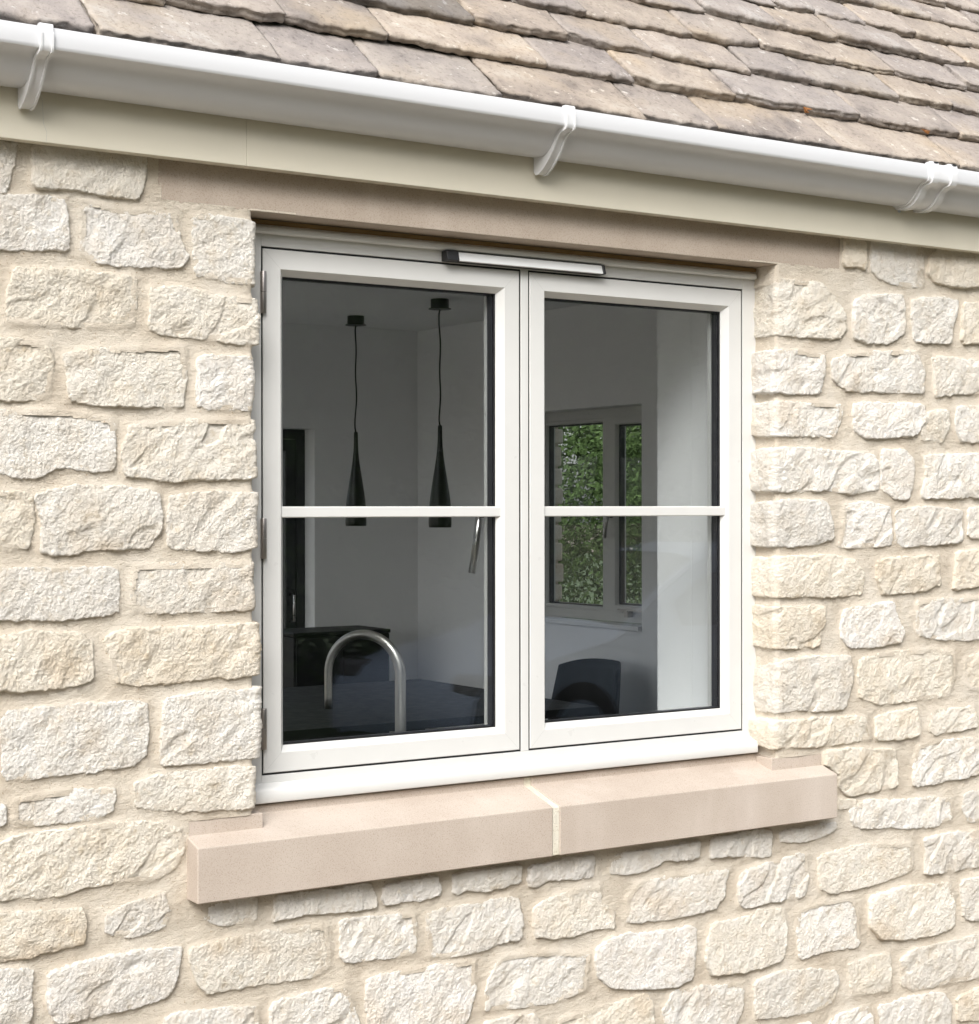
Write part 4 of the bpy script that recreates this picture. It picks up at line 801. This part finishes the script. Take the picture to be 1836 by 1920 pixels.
# dining table, chairs and a black cabinet
tb = thing('dining_table', 'dark rectangular dining table in the middle of the room', 'table', (3.8, 3.65, 0.0))
part('table_top', *box(3.02, 4.568, 2.918, 4.385, 0.715, 0.75), M['table'], tb, bevel=0.003)
for x in (3.10, 4.49):
    for y in (3.0, 4.30): part('leg', *box(x - 0.035, x + 0.035, y - 0.035, y + 0.035, 0.0, 0.7148), M['satin'], tb, bevel=0.003)
def chair_parts(t, cx, cy):
    """moulded shell chair facing -X"""
    nu, nv = 25, 22; V = []
    for j in range(nv):
        s = j / (nv - 1)
        for i in range(nu):
            u = i / (nu - 1) * 2 - 1
            if s < 0.5:
                q = s / 0.5; x = -0.22 + 0.40 * q; z = 0.445 - 0.02 * math.sin(q * math.pi) + 0.035 * abs(u) ** 3 * (0.3 + q); y = u * (0.205 + 0.05 * q)
            else:
                q = (s - 0.5) / 0.5; a = min(q * 2.2, 1); x = 0.18 + 0.10 * math.sin(a * math.pi / 2) + 0.03 * q; z = 0.445 + 0.44 * q ** 1.12 - 0.035 * abs(u) ** 4 * q
                y = u * (0.255 - 0.035 * q ** 2 + 0.01 * q); x -= (0.18 * (1 - 0.3 * q)) * abs(u) ** 2.4 * min(1, q * 2.5)
            V.append((cx + x, cy + y, z))
    F = [(j * nu + i, j * nu + i + 1, (j + 1) * nu + i + 1, (j + 1) * nu + i) for j in range(nv - 1) for i in range(nu - 1)]
    o = part('seat_shell', V, F, M['satin'], t, smooth=True); md = o.modifiers.new('thick', 'SOLIDIFY'); md.thickness = 0.012
    for sx in (-1, 1):
        for sy in (-1, 1): part('leg', *tube([(cx + sx * 0.12, cy + sy * 0.12, 0.43), (cx + sx * 0.20, cy + sy * 0.20, 0.0)], [0.014, 0.010], 12), M['satin'], t, smooth=True)
c1 = thing('dining_chair', 'black moulded chair at the table corner behind the right-hand pane', 'chair', (4.80, 3.50, 0), 'chairs along the dining table'); chair_parts(c1, 4.76, 3.50)
c2 = bpy.data.objects.new('dining_chair', None); COL.objects.link(c2); c2.location = (4.80, 4.13, 0); c2['label'] = 'black moulded chair mostly hidden behind the left sash, below its lever handle'
c2['category'] = 'chair'; c2['group'] = 'chairs along the dining table'; c2['kind'] = 'thing'
for ch in list(c1.children):
    o = ch.copy(); COL.objects.link(o); o.parent = c2
cb = thing('cabinet', 'black box-shaped cabinet standing beyond the far end of the table', 'cabinet', (4.50, 5.0, 0))
part('carcass', *box(4.215, 4.790, 5.06, 5.40, 0.06, 0.93), M['satin'], cb, bevel=0.006)
part('top_panel', *box(4.210, 4.794, 5.053, 5.405, 0.9305, 0.952), M['satin'], cb, bevel=0.006)
for x in (4.225, 4.5035): part('door', *box(x, x + 0.2755, 5.046, 5.0598, 0.075, 0.92), M['satin'], cb, bevel=0.002)

# worktop with the sink tap under the window
wk = thing('kitchen_counter', 'black kitchen counter under the inside of the window', 'counter', (2.2, 0.75, 0))
part('worktop', *box(0.9, 3.9, IY + 0.001, 1.06, 0.885, 0.92), M['gloss'], wk, bevel=0.003)
for i in range(5): part('door', *box(0.9 + i * 0.6 + 0.003, 1.5 + i * 0.6 - 0.003, 1.0205, 1.04, 0.10, 0.88), M['satin'], wk, bevel=0.002)
part('carcass', *box(0.905, 3.895, IY + 0.002, 1.020, 0.0, 0.8845), M['satin'], wk)
tp = thing('kitchen_tap', 'brushed steel swan-neck tap arching behind the left pane', 'tap', (2.217, 0.62, 0.92))
ex, ey = -0.55, 0.835; bx_, by_ = 2.214, 0.62; Rr = 0.100; zc = 1.187
pts = [(bx_, by_, 0.921)] + [(bx_, by_, z) for z in np.linspace(1.0, zc, 6)]
for a in np.linspace(0, math.pi, 26)[1:]:
    s = Rr * (1 - math.cos(a)); pts.append((bx_ + ex * s, by_ + ey * s, zc + Rr * math.sin(a)))
ez = pts[-1]; pts += [(ez[0], ez[1], zc - q) for q in (0.03, 0.06, 0.088)]
n = len(pts); rad = [0.0136 - 0.0042 * max(0, (i - 6) / (n - 7)) for i in range(n)]
part('spout', *tube(pts, rad, 24), M['steel'], tp, smooth=True)
part('base_collar', *lathe([(0.026, 0), (0.026, 0.012), (0.016, 0.016), (0.016, 0.03)], (bx_, by_, 0.9205), 32), M['steel'], tp, smooth=False)
part('lever', *tube([(bx_ + 0.014, by_, 0.96), (bx_ + 0.05, by_, 0.965), (bx_ + 0.075, by_, 0.975)], [0.008, 0.006, 0.005], 12), M['steel'], tp, smooth=True)

# ------------------------------------------------------------------ planting outside
def leaves(cx, cy, cz, rx, ry, rz, n, size, seed, rough=0.35):
    rg = np.random.default_rng(seed); d = rg.normal(size=(n, 3)); d /= np.linalg.norm(d, axis=1)[:, None]
    r = rg.uniform(0.25, 1, n) ** 0.4
    lump = 1 + rough * np.sin(d[:, 0] * 5 + seed) * np.sin(d[:, 2] * 6 + seed * 2) + 0.22 * np.sin(d[:, 1] * 13) * np.sin(d[:, 2] * 11 + seed)
    c = np.array([cx, cy, cz]) + d * r[:, None] * lump[:, None] * np.array([rx, ry, rz])
    a = rg.normal(size=(n, 3)); a /= np.linalg.norm(a, axis=1)[:, None]; b = np.cross(a, rg.normal(size=(n, 3))); b /= np.linalg.norm(b, axis=1)[:, None]
    s = size * rg.uniform(0.6, 1.3, n)[:, None]
    v = np.stack([c - a * s, c + b * s * 0.45, c + a * s, c - b * s * 0.45], 1)
    v[..., 2] = np.maximum(v[..., 2], GZ + 0.02)
    return v.reshape(-1, 3), np.arange(4 * n).reshape(n, 4)
def bush(name, label, cat, x, y, h, rx, ry, n, size, seed, group=None, stem=0.06):
    t = thing(name, label, cat, (x, y, GZ), group)
    v, f = leaves(x, y, GZ + h * 0.55, rx, ry, h * 0.5, n, size, seed)
    o = put('foliage', mesh('foliage', v - np.array([x, y, GZ]), f, M['leaf']), t, Vector((x, y, GZ))); o['kind'] = 'stuff'
    part('trunk', *tube([(x, y, GZ - 0.05), (x + 0.05, y + 0.03, GZ + h * 0.3), (x - 0.04, y, GZ + h * 0.62)], [stem * 1.3, stem, stem * 0.5], 10), M['bark'], t, smooth=True)
    return t
def hedge(name, label, spots, seed, size):
    x0, y0 = spots[0][:2]; t = thing(name, label, 'hedge', (x0, y0, GZ)); V = []; F = []; n0 = 0
    for i, (x, y, h, n) in enumerate(spots):
        v, f = leaves(x, y, GZ + h * 0.52, 1.25, 1.25, h * 0.5, n, size, seed + i); V.append(v - np.array([x0, y0, GZ])); F.append(f + n0); n0 += len(v)
        part('trunk', *tube([(x, y, GZ - 0.05), (x + 0.05, y + 0.03, GZ + h * 0.3), (x - 0.04, y, GZ + h * 0.62)], [0.10, 0.08, 0.04], 10), M['bark'], t, smooth=True)
    o = put('foliage', mesh('foliage', np.concatenate(V), np.concatenate(F), M['leaf']), t, Vector((x0, y0, GZ))); o['kind'] = 'stuff'
hedge('hedge', 'tall leafy green hedge outside, seen through the far kitchen window', [(8.9, 5.4, 3.6, 45000), (9.3, 7.1, 4.2, 50000), (10.4, 8.6, 4.4, 40000), (9.2, 10.2, 3.8, 30000), (11.6, 7.2, 5.2, 30000), (12.0, 11.0, 5.2, 30000), (13.0, 9.0, 5.6, 30000), (11.0, 5.6, 4.6, 30000)], 20, 0.029)
hedge('hedge', 'strip of bright green hedge seen through the dark framed glazed door', [(6.1, 9.4, 3.2, 22000)], 40, 0.035)
lawn = put('lawn', mesh('lawn', [(-40, -60, GZ + 0.004), (60, -60, GZ + 0.004), (60, -4.6, GZ + 0.004), (-40, -4.6, GZ + 0.004)], [(0, 1, 2, 3)], M['soil']), kind='structure')
put('lawn', mesh('lawn', [(6.9, -4.6, GZ + 0.008), (60, -4.6, GZ + 0.008), (60, 50, GZ + 0.008), (6.9, 50, GZ + 0.008)], [(0, 1, 2, 3)], M['soil']), kind='structure')
V = []; F = []; n0 = 0
for i in range(28):
    h = 6.6 + 0.9 * math.sin(i * 1.7); v, f = leaves(-8 + (i % 14) * 2.2 + (i // 14) * 1.1, -12.0 - 2.4 * (i // 14) + 0.8 * math.sin(i * 2.3), GZ + h * 0.5, 1.9, 1.7, h * 0.52, 15000, 0.10, 60 + i); V.append(v); F.append(f + n0); n0 += len(v)
o = put('treeline', mesh('treeline', np.concatenate(V), np.concatenate(F), M['leaf']), kind='stuff')
o['label'] = 'dark line of leafy trees across the lawn, seen only as reflection in the panes'; o['category'] = 'treeline'

# parked car on the drive: only its reflection shows, low in the panes
car = thing('parked_car', 'blue-grey parked car, seen only as a faint curved reflection low in the panes', 'car', (7.8, -6.4, GZ))
CX, CY = 5.75, -6.4
SIDE = [(0.05, 0.24), (0.0, 0.42), (0.03, 0.60), (0.12, 0.70), (0.45, 0.80), (1.05, 0.92), (1.15, 0.95), (1.55, 1.20), (1.95, 1.40), (2.35, 1.48), (2.85, 1.47), (3.35, 1.40), (3.80, 1.22), (4.10, 1.02), (4.22, 0.80), (4.22, 0.42), (4.15, 0.26)]
def halfw(z): return 0.87 - 0.05 * max(0, 0.45 - z) - (0.30 * ((z - 0.85) / 0.63) ** 1.1 if z > 0.85 else 0)
def resample(P, n):
    P = np.array(P); L = np.r_[0, np.cumsum(np.linalg.norm(np.diff(P, axis=0), axis=1))]; t = np.linspace(0, L[-1], n)
    return np.stack([np.interp(t, L, P[:, 0]), np.interp(t, L, P[:, 1])], -1)
SP = resample(SIDE, 60); V = []; F = []
for (x, z) in SP:
    hw_ = halfw(z)
    for t_ in np.linspace(-1, 1, 13): V.append((CX + x, CY + hw_ * t_, GZ + z - 0.05 * abs(t_) ** 4))
F = [(i * 13 + j, i * 13 + j + 1, (i + 1) * 13 + j + 1, (i + 1) * 13 + j) for i in range(59) for j in range(12)]
for sg in (-1, 1):                                  # sides
    n0 = len(V); m_ = 6
    for k_ in range(m_ + 1):
        for (x, z) in SP:
            zz = 0.22 + (z - 0.05 - 0.22) * k_ / m_; V.append((CX + x, CY + sg * (halfw(zz) + 0.02 * math.sin(math.pi * min(1, zz / 0.9))), GZ + zz))
    F += [(n0 + k_ * 60 + i, n0 + k_ * 60 + i + 1, n0 + (k_ + 1) * 60 + i + 1, n0 + (k_ + 1) * 60 + i) for k_ in range(m_) for i in range(59)]
part('body', V, F, M['carpaint'], car, smooth=True)
def skin(xa, za, xb, zb, t0, t1, off_=0.012):
    V = []; n = 10
    for i in range(5):
        f_ = i / 4; x = xa + (xb - xa) * f_; z = za + (zb - za) * f_
        zt = np.interp(x, SP[:, 0], SP[:, 1])
        for j in range(n):
            t_ = t0 + (t1 - t0) * j / (n - 1); V.append((CX + x, CY + halfw(zt) * t_, GZ + zt - 0.05 * abs(t_) ** 4 + off_))
    return V, [(i * n + j, i * n + j + 1, (i + 1) * n + j + 1, (i + 1) * n + j) for i in range(4) for j in range(n - 1)]
part('windscreen', *skin(1.20, 0, 1.98, 0, -0.93, 0.93), M['carglass'], car, smooth=True)
part('rear_window', *skin(3.40, 0, 4.05, 0, -0.9, 0.9), M['carglass'], car, smooth=True)
for sg in (-1, 1):
    for a_, b_ in ((1.62, 2.52), (2.60, 3.50)):
        V = []
        for x in np.linspace(a_, b_, 8):
            zt = np.interp(x, SP[:, 0], SP[:, 1]) - 0.13
            for z in (0.93, zt): V.append((CX + x, CY + sg * (halfw(z) + 0.028), GZ + max(z, 0.95)))
        part('side_window', V, [(2 * i, 2 * i + 2, 2 * i + 3, 2 * i + 1) for i in range(7)], M['carglass'], car)
    part('headlight', *box(CX + 0.03, CX + 0.20, CY + sg * 0.72 - 0.13, CY + sg * 0.72 + 0.13, GZ + 0.58, GZ + 0.70), M['lens'], car, bevel=0.03, seg=3)
    part('tail_lamp', *box(CX + 4.08, CX + 4.235, CY + sg * 0.74 - 0.09, CY + sg * 0.74 + 0.09, GZ + 0.70, GZ + 0.92), M['lens'], car, bevel=0.02)
    for x in (0.80, 3.38):
        pr_ = [(0.20, -0.09), (0.31, -0.09), (0.325, -0.06), (0.325, 0.06), (0.31, 0.09), (0.20, 0.09)]
        n = 28; V = [(CX + x + r_ * math.cos(2 * math.pi * k_ / n), CY + sg * 0.80 + y_, GZ + 0.325 + r_ * math.sin(2 * math.pi * k_ / n)) for r_, y_ in pr_ for k_ in range(n)]
        F = [(i * n + k_, i * n + (k_ + 1) % n, ((i + 1) % 6) * n + (k_ + 1) % n, ((i + 1) % 6) * n + k_) for i in range(6) for k_ in range(n)]
        wh = part('wheel', V, F, M['tyre'], car, smooth=True)
        part('rim', *tube([(CX + x, CY + sg * 0.72, GZ + 0.325), (CX + x, CY + sg * 0.87, GZ + 0.325)], 0.20, 24), M['steel'], wh)
